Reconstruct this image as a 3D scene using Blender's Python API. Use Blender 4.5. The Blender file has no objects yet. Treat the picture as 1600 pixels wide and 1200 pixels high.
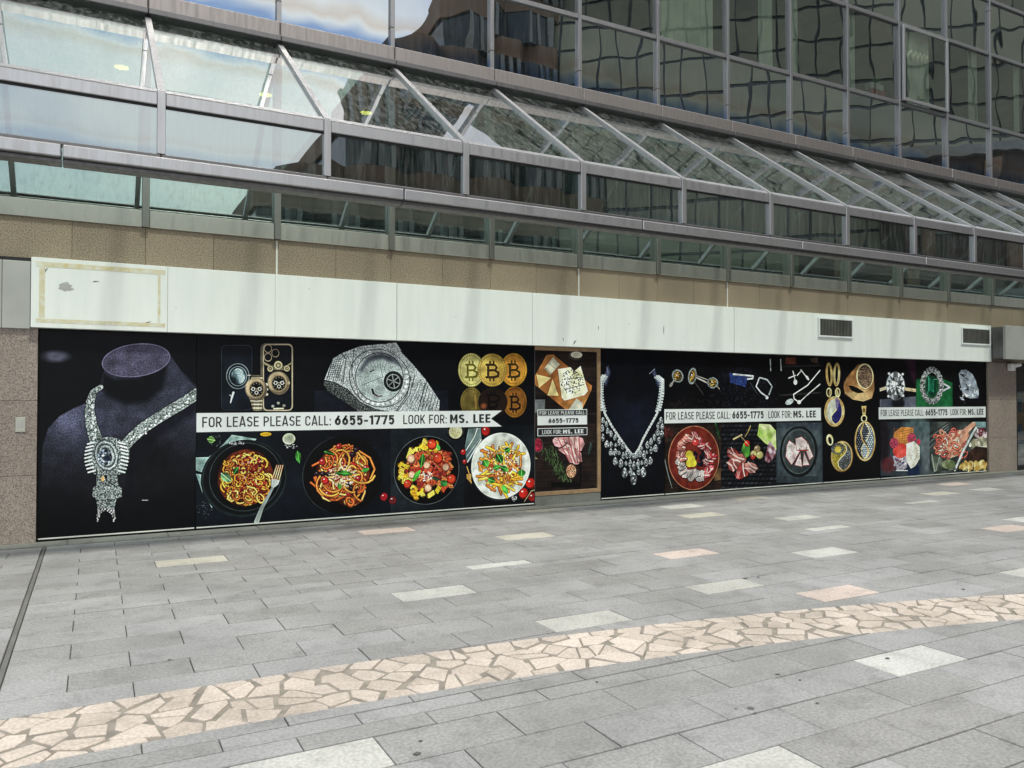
import bpy, bmesh, math, random
import numpy as np
from mathutils import Vector
random.seed(7); NR = np.random.RandomState(11)
S = bpy.context.scene; C = S.collection
R = math.radians

# ------------------------------------------------------------------ camera, world, sun, exposure
FPX, YAW, PITCH, CAMH, CAMD = 1229.0, R(27.9), R(1.03), 1.6, 10.15
cam = bpy.data.cameras.new('camera'); cam.sensor_width = 36; cam.lens = FPX / 1600 * 36
cam.clip_start = 0.05; cam.clip_end = 3000
co = bpy.data.objects.new('camera', cam); C.objects.link(co)
co.location = (0, -CAMD, CAMH); co.rotation_euler = (R(90) + PITCH, 0, -YAW); S.camera = co

SUN_EL, SUN_AZ = 64, 163            # azimuth clockwise from +Y
w = bpy.data.worlds.new('World'); S.world = w; w.use_nodes = True
nt = w.node_tree; nt.nodes.clear()
out = nt.nodes.new('ShaderNodeOutputWorld'); mx = nt.nodes.new('ShaderNodeMixShader')
b1 = nt.nodes.new('ShaderNodeBackground'); b2 = nt.nodes.new('ShaderNodeBackground')
sky = nt.nodes.new('ShaderNodeTexSky'); sky.sky_type = 'NISHITA'; sky.sun_disc = False
sky.sun_elevation = R(SUN_EL); sky.sun_rotation = R(SUN_AZ); sky.dust_density = 2.5
b1.inputs[1].default_value = 0.13
b2.inputs[0].default_value = (0.93, 0.97, 1.0, 1); b2.inputs[1].default_value = 1.05
tcw = nt.nodes.new('ShaderNodeTexCoord'); nz = nt.nodes.new('ShaderNodeTexNoise')
nz.inputs['Scale'].default_value = 2.6; nz.inputs['Detail'].default_value = 7; nz.inputs['Roughness'].default_value = 0.55
cr = nt.nodes.new('ShaderNodeMapRange'); cr.inputs[1].default_value = 0.36; cr.inputs[2].default_value = 0.58
L = nt.links.new
L(tcw.outputs['Generated'], nz.inputs['Vector']); L(nz.outputs['Fac'], cr.inputs[0])
L(sky.outputs[0], b1.inputs[0]); L(b1.outputs[0], mx.inputs[1]); L(b2.outputs[0], mx.inputs[2]); L(cr.outputs[0], mx.inputs[0])
L(mx.outputs[0], out.inputs[0])
sun = bpy.data.lights.new('sun', 'SUN'); sun.energy = 2.3; sun.angle = R(5); sun.color = (1, 0.96, 0.9)
so = bpy.data.objects.new('sun', sun); C.objects.link(so)
sd = Vector((math.sin(R(SUN_AZ)) * math.cos(R(SUN_EL)), math.cos(R(SUN_AZ)) * math.cos(R(SUN_EL)), math.sin(R(SUN_EL))))
so.rotation_euler = sd.to_track_quat('Z', 'Y').to_euler(); so.location = (0, -20, 40)
S.view_settings.view_transform = 'Standard'; S.view_settings.look = 'None'
S.view_settings.exposure = 0.5; S.view_settings.gamma = 1.0; S.cycles.max_bounces = 9; S.cycles.diffuse_bounces = 3; S.cycles.glossy_bounces = 5; S.cycles.transparent_max_bounces = 14; S.view_settings.use_curve_mapping = False

# ------------------------------------------------------------------ measuring: photo pixel -> point on a vertical plane / the ground
_fw = Vector((math.sin(YAW) * math.cos(PITCH), math.cos(YAW) * math.cos(PITCH), math.sin(PITCH)))
_rt = Vector((math.cos(YAW), -math.sin(YAW), 0)); _up = _rt.cross(_fw)
def ray(x, y): return _rt * ((x - 800) / FPX) + _up * ((600 - y) / FPX) + _fw
def W(x, y, Y=0.0):
    d = ray(x, y); t = (Y + CAMD) / d.y; return d.x * t, CAMH + d.z * t
def G(x, y):
    d = ray(x, y); t = -CAMH / d.z; return d.x * t, -CAMD + d.y * t

# ------------------------------------------------------------------ object helpers
LOC = {}
def link(o, parent=None, loc=(0, 0, 0)):
    C.objects.link(o); p = Vector(loc)
    LOC[o] = p
    if parent is not None:
        o.parent = parent; o.location = p - LOC[parent]
    else: o.location = p
    return o
def tag(o, label=None, cat=None, group=None, kind=None):
    if label: o['label'] = label
    if cat: o['category'] = cat
    if group: o['group'] = group
    if kind: o['kind'] = kind
    return o
def empty(name, loc, parent=None): return link(bpy.data.objects.new(name, None), parent, loc)
def mesh(name, v, f, mat, parent=None, loc=(0, 0, 0), smooth=False):
    m = bpy.data.meshes.new(name); m.from_pydata([tuple(p) for p in v], [], f); m.update()
    if smooth: m.polygons.foreach_set('use_smooth', [True] * len(m.polygons))
    for mm in (mat if isinstance(mat, (list, tuple)) else [mat]): m.materials.append(mm)
    return link(bpy.data.objects.new(name, m), parent, loc)
_bc = {}
def box(name, x0, x1, y0, y1, z0, z1, mat, parent=None, bev=0.004):
    d = (round(x1 - x0, 4), round(y1 - y0, 4), round(z1 - z0, 4)); k = (d, mat.name, bev)
    if k not in _bc:
        bm = bmesh.new(); bmesh.ops.create_cube(bm, size=1); bmesh.ops.scale(bm, vec=d, verts=bm.verts)
        if bev and min(d) > 2.5 * bev: bmesh.ops.bevel(bm, geom=bm.edges[:], offset=bev, segments=1, affect='EDGES')
        m = bpy.data.meshes.new(name); bm.to_mesh(m); bm.free(); m.materials.append(mat); _bc[k] = m
    return link(bpy.data.objects.new(name, _bc[k]), parent, ((x0 + x1) / 2, (y0 + y1) / 2, (z0 + z1) / 2))
def prism(pts, y0, y1):                       # polygon in (x,z), extruded along y
    n = len(pts); v = [(x, y0, z) for x, z in pts] + [(x, y1, z) for x, z in pts]
    f = [list(range(n)), list(range(2 * n - 1, n - 1, -1))] + [[i, i + n, (i + 1) % n + n, (i + 1) % n] for i in range(n)]
    return v, f
def plate(pts, z0, z1, ch=0.003):             # convex polygon in (x,y) ccw, extruded along z with a chamfered top
    n = len(pts); cx = sum(p[0] for p in pts) / n; cy = sum(p[1] for p in pts) / n
    def inn(p):
        l = math.hypot(p[0] - cx, p[1] - cy) or 1; k = max(0, 1 - ch * 1.3 / l); return (cx + (p[0] - cx) * k, cy + (p[1] - cy) * k)
    v = [(x, y, z0) for x, y in pts] + [(x, y, z1 - ch) for x, y in pts] + [(*inn(p), z1) for p in pts]
    f = [[2 * n + i for i in range(n)]]
    for i in range(n):
        j = (i + 1) % n; f += [[i, j, n + j, n + i], [n + i, n + j, 2 * n + j, 2 * n + i]]
    return v, f
def tube(pts, r, n=8):
    v = []; f = []; pts = [Vector(p) for p in pts]
    for i, p in enumerate(pts):
        t = (pts[min(i + 1, len(pts) - 1)] - pts[max(i - 1, 0)]).normalized()
        a = t.orthogonal().normalized(); b = t.cross(a)
        for k in range(n):
            q = 2 * math.pi * k / n; v.append(p + a * (r * math.cos(q)) + b * (r * math.sin(q)))
    for i in range(len(pts) - 1):
        for k in range(n): f.append([i * n + k, i * n + (k + 1) % n, (i + 1) * n + (k + 1) % n, (i + 1) * n + k])
    f += [list(range(n))[::-1], [(len(pts) - 1) * n + k for k in range(n)]]
    return v, f

# ------------------------------------------------------------------ materials
class M:
    def __init__(s, name):
        s.m = bpy.data.materials.new(name); s.m.use_nodes = True; s.t = s.m.node_tree; s.t.nodes.clear()
        s.o = s.t.nodes.new('ShaderNodeOutputMaterial')
    def n(s, typ, **kw):
        x = s.t.nodes.new('ShaderNode' + typ)
        for k, v in kw.items():
            if k in x.inputs: s.set(x.inputs[k], v)
            else: setattr(x, k, v)
        return x
    def set(s, i, v):
        if isinstance(v, bpy.types.NodeSocket): s.t.links.new(v, i)
        elif hasattr(i.default_value, '__len__') and isinstance(v, (tuple, list)) and len(v) == 3 and len(i.default_value) == 4: i.default_value = (*v, 1)
        else: i.default_value = v
    def math(s, op, a, b=0.0, clamp=False):
        x = s.t.nodes.new('ShaderNodeMath'); x.operation = op; x.use_clamp = clamp; s.set(x.inputs[0], a); s.set(x.inputs[1], b); return x.outputs[0]
    def mix(s, f, a, b, blend='MIX'):
        x = s.t.nodes.new('ShaderNodeMix'); x.data_type = 'RGBA'; x.blend_type = blend
        s.set(x.inputs[0], f); s.set(x.inputs[6], a); s.set(x.inputs[7], b); return x.outputs[2]
    def rng(s, v, a, b, c=0.0, d=1.0):
        x = s.t.nodes.new('ShaderNodeMapRange'); s.set(x.inputs[0], v)
        for i, q in zip((1, 2, 3, 4), (a, b, c, d)): x.inputs[i].default_value = q
        return x.outputs[0]
    def noise(s, vec, scale, detail=3, rough=0.5, stretch=None):
        if stretch:
            mp = s.t.nodes.new('ShaderNodeVectorMath'); mp.operation = 'MULTIPLY'; s.set(mp.inputs[0], vec); mp.inputs[1].default_value = stretch; vec = mp.outputs[0]
        x = s.t.nodes.new('ShaderNodeTexNoise'); s.set(x.inputs['Vector'], vec); x.inputs['Scale'].default_value = scale
        x.inputs['Detail'].default_value = detail; x.inputs['Roughness'].default_value = rough; return x.outputs['Fac']
    def pos(s): return s.n('NewGeometry').outputs['Position']
    def done(s, sh): s.t.links.new(sh, s.o.inputs[0]); return s.m
    def bsdf(s, col, rough=0.5, metal=0.0, bump=None, bd=0.002, spec=0.5):
        p = s.n('BsdfPrincipled'); s.set(p.inputs['Base Color'], col); s.set(p.inputs['Roughness'], rough); s.set(p.inputs['Metallic'], metal)
        s.set(p.inputs['Specular IOR Level'], spec)
        if bump is not None:
            b = s.n('Bump', Strength=1.0, Distance=bd); s.set(b.inputs['Height'], bump); s.set(p.inputs['Normal'], b.outputs[0])
        return s.done(p.outputs[0])

def plain(name, col, rough=0.6, metal=0.0, var=0.15, scale=3.0):
    m = M(name); p = m.pos(); n = m.noise(p, scale, 2)
    c = m.mix(m.rng(n, 0.3, 0.7), tuple(x * (1 - var) for x in col), tuple(min(1, x * (1 + var)) for x in col))
    return m.bsdf(c, rough, metal)
def paving(name, col, var=0.11, spk=0.22):
    m = M(name); g = m.n('NewGeometry'); p = g.outputs['Position']
    rnd = m.math('FRACT', m.math('ADD', m.n('ObjectInfo').outputs['Random'], g.outputs['Random Per Island']))
    fine = m.noise(p, 240, 1, 0.7); mid = m.noise(p, 55, 0, 0.6); big = m.noise(p, 1.1, 2, 0.6); stain = m.noise(p, 5, 3, 0.65)
    k = m.math('ADD', m.rng(rnd, 0, 1, 1 - var, 1 + var), m.rng(fine, 0.3, 0.7, -spk, spk))
    k = m.math('ADD', k, m.rng(mid, 0.3, 0.7, -0.12, 0.12))
    k = m.math('MULTIPLY', k, m.rng(big, 0.3, 0.7, 0.86, 1.1)); k = m.math('MULTIPLY', k, m.rng(stain, 0.28, 0.5, 0.76, 1.0))
    cc = m.n('CombineColor'); [m.set(cc.inputs[i], k) for i in range(3)]
    warm = m.mix(rnd, (col[0] * 1.008, col[1], col[2] * 0.985), (col[0] * 0.992, col[1], col[2] * 1.01))
    c = m.mix(1.0, warm, cc.outputs[0], 'MULTIPLY')
    return m.bsdf(c, m.rng(big, 0.3, 0.7, 0.55, 0.75), 0, fine, 0.0012)
def granite(name, c1, c2, c3):
    m = M(name); p = m.pos(); rnd = m.n('ObjectInfo').outputs['Random']
    a = m.noise(p, 110, 1, 0.7); b = m.noise(p, 60, 1, 0.6); big = m.noise(p, 0.9, 3, 0.6, (1, 1, 0.35))
    c = m.mix(m.rng(b, 0.38, 0.6), c1, c2); c = m.mix(m.rng(a, 0.53, 0.6), c, c3)
    k = m.math('MULTIPLY', m.rng(rnd, 0, 1, 0.92, 1.06), m.rng(big, 0.3, 0.7, 0.8, 1.1))
    cc = m.n('CombineColor'); [m.set(cc.inputs[i], k) for i in range(3)]
    return m.bsdf(m.mix(1.0, c, cc.outputs[0], 'MULTIPLY'), 0.42, 0, a, 0.0006)
def alu(name, col, rough, dirt=0.35):
    m = M(name); p = m.pos(); g = m.noise(p, 5, 3, 0.6, (4, 4, 0.35)); h = m.noise(p, 1.4, 2)
    d = m.math('MULTIPLY', m.rng(g, 0.42, 0.72), dirt)
    c = m.mix(d, col, (0.10, 0.097, 0.092)); c = m.mix(m.rng(h, 0.3, 0.7, 0, 0.25), c, tuple(x * 0.7 for x in col))
    return m.bsdf(c, m.rng(g, 0.3, 0.7, rough - 0.06, rough + 0.12), 0.85)
def glass(name, tint, r0, back=None, bump=0.003, film=0.0, dirt=0.08, refl=(0.93, 0.97, 0.96), inner=None):
    m = M(name); p = m.pos(); oi = m.n('ObjectInfo').outputs['Random']
    off = m.n('CombineXYZ'); [m.set(off.inputs[i], m.math('MULTIPLY', oi, q)) for i, q in enumerate((37.0, 91.0, 53.0))]
    ad = m.n('VectorMath', operation='ADD'); m.set(ad.inputs[0], p); m.set(ad.inputs[1], off.outputs[0])
    n1 = m.noise(ad.outputs[0], 1.9, 0, 0.4, (1, 1, 0.8)); n2 = m.noise(ad.outputs[0], 4.2, 0, 0.4)
    h = m.math('ADD', n1, m.math('MULTIPLY', n2, 0.05))
    b = m.n('Bump', Strength=1.0, Distance=bump); m.set(b.inputs['Height'], h)
    fr = m.n('Fresnel', IOR=1.5); m.set(fr.inputs['Normal'], b.outputs[0])
    fac = m.math('ADD', m.math('MULTIPLY', fr.outputs[0], 1 - r0), r0, True)
    if inner is not None:                      # solar coating: the room side of the sheet reflects less than the outer side
        bk = m.n('NewGeometry').outputs['Backfacing']; fac = m.math('MULTIPLY', fac, m.rng(bk, 0.0, 1.0, 1.0, inner))
    gl = m.n('BsdfGlossy', Roughness=0.0); m.set(gl.inputs['Normal'], b.outputs[0])
    rc = refl
    tc = m.n('TexCoord').outputs['Generated']; sp = m.n('SeparateXYZ'); m.set(sp.inputs[0], tc)
    if film:                                   # iridescent film left by water along the foot of the pane
        e = m.math('ADD', sp.outputs[2], m.math('MULTIPLY', m.math('SUBTRACT', m.noise(p, 2.2, 1), 0.5), 0.35))
        rc = m.mix(m.rng(e, 0.08, 0.24, film, 0.0), refl, (0.17, 0.34, 0.68))
        rc = m.mix(m.math('MULTIPLY', m.rng(e, 0.22, 0.30), m.rng(e, 0.3, 0.48, film * 0.6, 0.0)), rc, (0.7, 0.52, 0.36))
    m.set(gl.inputs['Color'], rc)
    base = m.n('BsdfDiffuse', Color=back).outputs[0] if back else m.n('BsdfTransparent', Color=tint).outputs[0]
    s = m.n('MixShader'); m.set(s.inputs[0], fac); m.set(s.inputs[1], base); m.set(s.inputs[2], gl.outputs[0])
    df = m.n('BsdfDiffuse', Color=(0.42, 0.43, 0.40)); s2 = m.n('MixShader')
    st = m.noise(p, 7, 2, 0.65, (3, 1, 0.3)); ed = m.math('MULTIPLY', m.rng(st, 0.45, 0.8), dirt)
    m.set(s2.inputs[0], ed); m.set(s2.inputs[1], s.outputs[0]); m.set(s2.inputs[2], df.outputs[0])
    return m.done(s2.outputs[0])

MT = dict(
    slab=paving('grey_granite_paving', (0.272, 0.272, 0.264)), slab_pale=paving('pale_granite_paving', (0.43, 0.43, 0.395), 0.08),
    slab_pink=paving('pink_granite_paving', (0.50, 0.42, 0.365), 0.06), slab_beige=paving('beige_granite_paving', (0.45, 0.43, 0.36), 0.06),
    crazy=paving('cream_crazy_paving', (0.50, 0.435, 0.37), 0.13, 0.16), mortar=plain('mortar', (0.22, 0.20, 0.165), 0.9, 0, 0.25, 9),
    bed=plain('joint_bed', (0.045, 0.043, 0.04), 0.9), ground=plain('plaza_ground', (0.26, 0.26, 0.25), 0.8, 0, 0.12, 0.6),
    kerb=paving('kerb_granite', (0.19, 0.19, 0.17), 0.1), blot=plain('dark_blot', (0.09, 0.088, 0.08), 0.7), joint=plain('joint_filler', (0.13, 0.13, 0.12), 0.8),
    gran=granite('brown_granite', (0.27, 0.215, 0.145), (0.38, 0.31, 0.215), (0.10, 0.078, 0.055)),
    granp=granite('rosy_granite', (0.30, 0.24, 0.20), (0.40, 0.33, 0.275), (0.13, 0.10, 0.085)),
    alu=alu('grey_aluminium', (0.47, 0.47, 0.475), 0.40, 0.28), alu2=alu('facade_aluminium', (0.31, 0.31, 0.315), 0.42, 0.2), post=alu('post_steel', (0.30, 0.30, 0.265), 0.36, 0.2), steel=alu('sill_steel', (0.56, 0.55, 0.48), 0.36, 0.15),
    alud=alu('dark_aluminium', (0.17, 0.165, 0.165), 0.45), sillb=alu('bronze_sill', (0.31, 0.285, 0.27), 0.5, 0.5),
    gray=plain('grey_metal_panel', (0.42, 0.42, 0.39), 0.55, 0.2, 0.12, 2.0),
    rubber=plain('black_gasket', (0.012, 0.012, 0.012), 0.7), black=plain('black_board', (0.012, 0.012, 0.014), 0.5),
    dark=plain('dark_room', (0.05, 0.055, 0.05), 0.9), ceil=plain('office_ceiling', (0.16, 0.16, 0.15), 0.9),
    wood=plain('raw_wood_batten', (0.30, 0.19, 0.10), 0.7, 0, 0.25, 6), curtain=plain('pale_curtain', (0.80, 0.82, 0.70), 0.9),
    vision=glass('facade_vision_glass', (0.74, 0.83, 0.76), 0.27, None, 0.0024, 0.0, 0.04),
    spandrel=glass('facade_spandrel_glass', None, 0.50, (0.008, 0.011, 0.012), 0.0024, 0.8, 0.05), spandrel2=glass('facade_spandrel_glass_clean', None, 0.38, (0.008, 0.011, 0.012), 0.0024, 0.0, 0.05),
    roofg=glass('canopy_roof_glass', (0.86, 0.93, 0.90), 0.40, None, 0.0014, 0.0, 0.20, (0.96, 0.98, 1.0), 0.18),
    frontg=glass('canopy_front_glass', (0.17, 0.22, 0.21), 0.34, None, 0.0012, 0.25, 0.10),
    wallg=glass('clerestory_glass', (0.26, 0.36, 0.32), 0.50, None, 0.0008, 0.0, 0.03, (0.78, 0.92, 0.84)),
    white=None, sealant=plain('white_sealant', (0.7, 0.7, 0.64), 0.6),
    brown=plain('brown_cladding', (0.15, 0.10, 0.068), 0.7, 0, 0.15, 0.5), dglass=plain('dark_tower_glass', (0.025, 0.035, 0.04), 0.15),
    pier=plain('grey_window_pier', (0.16, 0.17, 0.165), 0.5), panelB=None,
    brick=plain('dark_red_cladding', (0.055, 0.038, 0.034), 0.7), slat=plain('vent_slat', (0.20, 0.195, 0.17), 0.5, 0.3),
    ink=plain('black_ink', (0.012, 0.012, 0.014), 0.5, 0, 0.0), bann=plain('white_print', (0.80, 0.83, 0.81), 0.45, 0, 0.03),
    card=plain('cardboard', (0.42, 0.25, 0.11), 0.8, 0, 0.2), blue=plain('blue_print', (0.04, 0.13, 0.28), 0.6), wplastic=plain('white_plastic', (0.75, 0.75, 0.72), 0.4),
    redp=plain('red_box', (0.5, 0.06, 0.05), 0.5), greenp=plain('green_leaf', (0.08, 0.22, 0.07), 0.6))
def fascia_mat():
    m = M('white_painted_panel'); p = m.pos()
    a = m.noise(p, 3, 5, 0.6, (3, 1, 0.35)); sc = m.noise(p, 14, 5, 0.7); b = m.noise(p, 0.7, 3)
    c = m.mix(m.rng(a, 0.42, 0.75, 0, 0.8), (0.88, 0.90, 0.84), (0.77, 0.80, 0.73)); c = m.mix(m.rng(b, 0.35, 0.65, 0, 0.4), c, (0.77, 0.82, 0.79))
    c = m.mix(m.rng(sc, 0.71, 0.74), c, (0.34, 0.34, 0.29))
    return m.bsdf(c, 0.38)
MT['white'] = fascia_mat()
def clear_mat(name, tint):
    m = M(name); return m.done(m.n('BsdfTransparent', Color=tint).outputs[0])
MT['clear'] = clear_mat('clear_glass_edge', (0.97, 0.985, 0.975)); MT['solid'] = plain('glass_backing', (0.02, 0.022, 0.022), 0.8)
def pane(name, x0, x1, y0, y1, z0, z1, mat, parent):           # a glass sheet whose outer face carries the coating
    d = (round(x1 - x0, 4), round(y1 - y0, 4), round(z1 - z0, 4)); k = ('pane', d, mat.name)
    if k not in _bc:
        a, b, c = (q / 2 for q in d); m = bpy.data.meshes.new(name)
        m.from_pydata([(-a, -b, -c), (a, -b, -c), (a, -b, c), (-a, -b, c), (-a, b, -c), (a, b, -c), (a, b, c), (-a, b, c)], [], [[0, 1, 2, 3], [5, 4, 7, 6], [1, 5, 6, 2], [4, 0, 3, 7], [3, 2, 6, 7], [4, 5, 1, 0]])
        m.materials.append(mat); m.materials.append(MT['solid' if 'spandrel' in mat.name else 'clear']); m.polygons.foreach_set('material_index', [0, 1, 1, 1, 1, 1]); _bc[k] = m
    return link(bpy.data.objects.new(name, _bc[k]), parent, ((x0 + x1) / 2, (y0 + y1) / 2, (z0 + z1) / 2))
def tape_mat():
    m = M('old_tape_glue'); p = m.pos(); a = m.noise(p, 9, 5, 0.7)
    return m.bsdf(m.mix(m.rng(a, 0.35, 0.62), (0.62, 0.52, 0.25), (0.74, 0.74, 0.62)), 0.7)
MT['tape'] = tape_mat()
def panel_b():
    m = M('pale_green_panel'); r = m.n('ObjectInfo').outputs['Random']; p = m.pos(); n = m.noise(p, 0.25, 2)
    c = m.mix(m.math('MULTIPLY', r, 0.6), (0.23, 0.235, 0.165), (0.07, 0.082, 0.072)); c = m.mix(m.rng(n, 0.35, 0.65, 0, 0.6), c, (0.32, 0.315, 0.23))
    return m.bsdf(c, 0.22)
MT['panelB'] = panel_b()
lm = M('lamp_glow'); le = lm.n('Emission', Color=(1.0, 0.72, 0.12), Strength=9.0); MT['lamp'] = lm.done(le.outputs[0])
# ------------------------------------------------------------------ the ground and the paving
def proj(X, Y, Z=0.0):
    p = Vector((X, Y + CAMD, Z - CAMH)); z = max(0.05, p.dot(_fw)); return 800 + FPX * p.dot(_rt) / z, 600 - FPX * p.dot(_up) / z
def parea(pts):
    q = [proj(*p) for p in pts]; cx = sum(a for a, b in q) / len(q); cy = sum(b for a, b in q) / len(q)
    if not (-120 < cx < 1720 and 600 < cy < 1290): return 0.0
    return abs(sum(q[i][0] * q[(i + 1) % len(q)][1] - q[(i + 1) % len(q)][0] * q[i][1] for i in range(len(q)))) / 2
g = mesh('ground', [(-900, -900, -0.03), (900, -900, -0.03), (900, 900, -0.03), (-900, 900, -0.03)], [[0, 1, 2, 3]], MT['ground']); tag(g, kind='structure')
pave = mesh('pavement', [(-8, -12, -0.012), (30, -12, -0.012), (30, 0.02, -0.012), (-8, 0.02, -0.012)], [[0, 1, 2, 3]], MT['bed']); tag(pave, kind='structure')

def clip(pts, n, d):                           # keep n.p <= d
    o = []
    for i in range(len(pts)):
        a, b = pts[i], pts[(i + 1) % len(pts)]; da = n[0] * a[0] + n[1] * a[1] - d; db = n[0] * b[0] + n[1] * b[1] - d
        if da <= 0: o.append(a)
        if (da < 0) != (db < 0) and abs(da - db) > 1e-12:
            t = da / (da - db); o.append((a[0] + t * (b[0] - a[0]), a[1] + t * (b[1] - a[1])))
    return o
def parea0(p): return sum(p[i][0] * p[(i + 1) % len(p)][1] - p[(i + 1) % len(p)][0] * p[i][1] for i in range(len(p))) / 2
AC, AR0, AR1 = (0.4, -27.46), 21.37, 22.0      # the curved crazy-paving band
rows = [-11.6, -11.29, -10.97, -10.65, -10.33, -10.02, -9.7, -9.38, -9.07, -8.75, -8.43, -8.11, -7.80, -7.49, -7.17, -6.85, -6.53, -6.37, -6.22, -5.82, -5.51, -5.20, -4.90, -4.59, -4.26, -3.95, -3.63, -3.46, -3.29, -2.98, -2.74, -2.45, -2.29, -1.97, -1.66, -1.34, -1.18, -0.86, -0.55, -0.30]
pale = [G(*p) for p in ((667, 926), (735, 886), (910, 968), (1125, 915), (1273, 863), (1418, 1032), (1316, 823), (1265, 809), (1590, 897), (500, 1185), (1190, 1190), (1580, 811), (1452, 784), (1070, 789), (1545, 765))]
pink = [G(*p) for p in ((590, 828), (1062, 865), (1303, 927), (1560, 826), (1498, 757))]
beige = [G(*p) for p in ((350, 875), (790, 842), (1105, 801), (885, 796), (1470, 769), (1180, 777))]
cells = []
for r in range(len(rows) - 1):
    y0, y1 = rows[r], rows[r + 1]; ph = 0.2 if (r - 14) % 2 == 0 else 0.525
    k0 = int((-7.5 - ph) / 0.65); x = ph + k0 * 0.65
    while x < 29:
        a, b = x, x + 0.65; x = b
        parts = [(a, b)]
        if a < -0.47 < b: parts = [(a, -0.49), (-0.45, b)]
        for (a, b) in parts:
            if b - a < 0.03: continue
            gp = 0.0026; gy = 0.0052; p = [(a + gp, y0 + gy), (b - gp, y0 + gy), (b - gp, y1 - gy), (a + gp, y1 - gy)]
            mid = ((a + b) / 2, (y0 + y1) / 2); mt = 'slab'
            for lst, nm in ((pale, 'slab_pale'), (pink, 'slab_pink'), (beige, 'slab_beige')):
                if any(a < q[0] < b and y0 < q[1] < y1 for q in lst): mt = nm
            dx, dy = mid[0] - AC[0], mid[1] - AC[1]; l = math.hypot(dx, dy); n = (dx / l, dy / l); c0 = n[0] * AC[0] + n[1] * AC[1]
            dist = [math.hypot(q[0] - AC[0], q[1] - AC[1]) for q in p]
            if max(dist) > AR1 and min(dist) > AR0: p2 = [clip(p, (-n[0], -n[1]), -(c0 + AR1 + 0.004))]
            elif min(dist) < AR0 and max(dist) < AR1: p2 = [clip(p, n, c0 + AR0 - 0.004)]
            elif min(dist) < AR0 and max(dist) > AR1: p2 = [clip(p, (-n[0], -n[1]), -(c0 + AR1 + 0.004)), clip(p, n, c0 + AR0 - 0.004)]
            else: continue
            for q in p2:
                if len(q) > 2 and parea0(q) > 0.004: cells.append((q, mt, parea([(u, v) for u, v in q])))
cells.sort(key=lambda c: -c[2])
shared = {}
rest = {}
for i, (p, mt, ar) in enumerate(cells):
    cx = sum(q[0] for q in p) / len(p); cy = sum(q[1] for q in p) / len(p); lp = [(q[0] - cx, q[1] - cy) for q in p]; dz = random.uniform(-0.0022, 0.0022)
    if i < 300:
        k = (mt, tuple((round(a, 3), round(b, 3)) for a, b in lp))
        if k not in shared:
            v, f = plate(lp, -0.02, 0.0); m = bpy.data.meshes.new('paving_slab'); m.from_pydata(v, [], f); m.materials.append(MT[mt]); shared[k] = m
        link(bpy.data.objects.new('paving_slab', shared[k]), pave, (cx, cy, dz))
    else:
        V, F, MI = rest.setdefault('r', ([], [], [])); v, f = plate(p, -0.02, dz); o = len(V); V += v; F += [[o + j for j in q] for q in f]
        MI += [('slab', 'slab_pale', 'slab_pink', 'slab_beige').index(mt)] * len(f)
V, F, MI = rest['r']; o = mesh('distant_paving_slabs', V, F, [MT[k] for k in ('slab', 'slab_pale', 'slab_pink', 'slab_beige')], pave); o.data.polygons.foreach_set('material_index', MI); tag(o, kind='stuff')
box('expansion_joint', -0.484, -0.456, -11.6, -0.32, -0.03, -0.003, MT['joint'], pave, 0)

# crazy paving: irregular stones between two arcs, in (arc length, radius) space
A0, A1 = -0.36, 0.85                            # angle range either side of +Y
pts = []; s0, s1 = A0 * 21.7, A1 * 21.7; Wd = AR1 - AR0
tries = 0
while tries < 26000:
    tries += 1; q = (random.uniform(s0, s1), random.uniform(0.0, Wd)); md = random.uniform(0.13, 0.24) 
    if all(abs(q[0] - e[0]) > 0.3 or math.hypot(q[0] - e[0], (q[1] - e[1]) * 1.15) > md for e in pts): pts.append(q)
stones = []
for q in pts:
    poly = [(q[0] - 0.4, 0.0), (q[0] + 0.4, 0.0), (q[0] + 0.4, Wd), (q[0] - 0.4, Wd)]
    for e in pts:
        if e is q or abs(e[0] - q[0]) > 0.75: continue
        n = (e[0] - q[0], e[1] - q[1]); ln = math.hypot(*n); n = (n[0] / ln, n[1] / ln); rnd = random.Random(hash((round(min(q[0], e[0]), 5), round(max(q[0], e[0]), 5))))
        a = rnd.uniform(-0.6, 0.6); n = (n[0] * math.cos(a) - n[1] * math.sin(a), n[0] * math.sin(a) + n[1] * math.cos(a))
        d = n[0] * (q[0] + e[0]) / 2 + n[1] * (q[1] + e[1]) / 2
        poly = clip(poly, n, d - rnd.choice((0.004, 0.007, 0.011, 0.017)))
        if len(poly) < 3: break
    if len(poly) < 3 or parea0(poly) < 0.0025: continue
    subs = [poly]
    if parea0(poly) > 0.026 and random.random() < 0.75:
        a = random.uniform(0, math.pi); n = (math.cos(a), math.sin(a)); cx = sum(p[0] for p in poly) / len(poly); cy = sum(p[1] for p in poly) / len(poly); d = n[0] * cx + n[1] * cy
        subs = [clip(poly, n, d - 0.006), clip(poly, (-n[0], -n[1]), -d - 0.006)]
    for sp in subs:
        if len(sp) < 3 or parea0(sp) < 0.002: continue
        wp = [(AC[0] + (AR0 + t) * math.sin(s / 21.7), AC[1] + (AR0 + t) * math.cos(s / 21.7)) for s, t in sp]
        if parea0(wp) < 0: wp = wp[::-1]
        stones.append((wp, parea(wp)))
stones.sort(key=lambda c: -c[1])
av = []; af = []
for i in range(101):
    a = A0 + (A1 - A0) * i / 100
    for r_ in (AR0 - 0.006, AR1 + 0.006): av.append((AC[0] + r_ * math.sin(a), AC[1] + r_ * math.cos(a), -0.006))
    if i: af.append([2 * i - 2, 2 * i, 2 * i + 1, 2 * i - 1])
mesh('mortar_band', av, af, MT['mortar'], pave)
V = []; F = []
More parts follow.
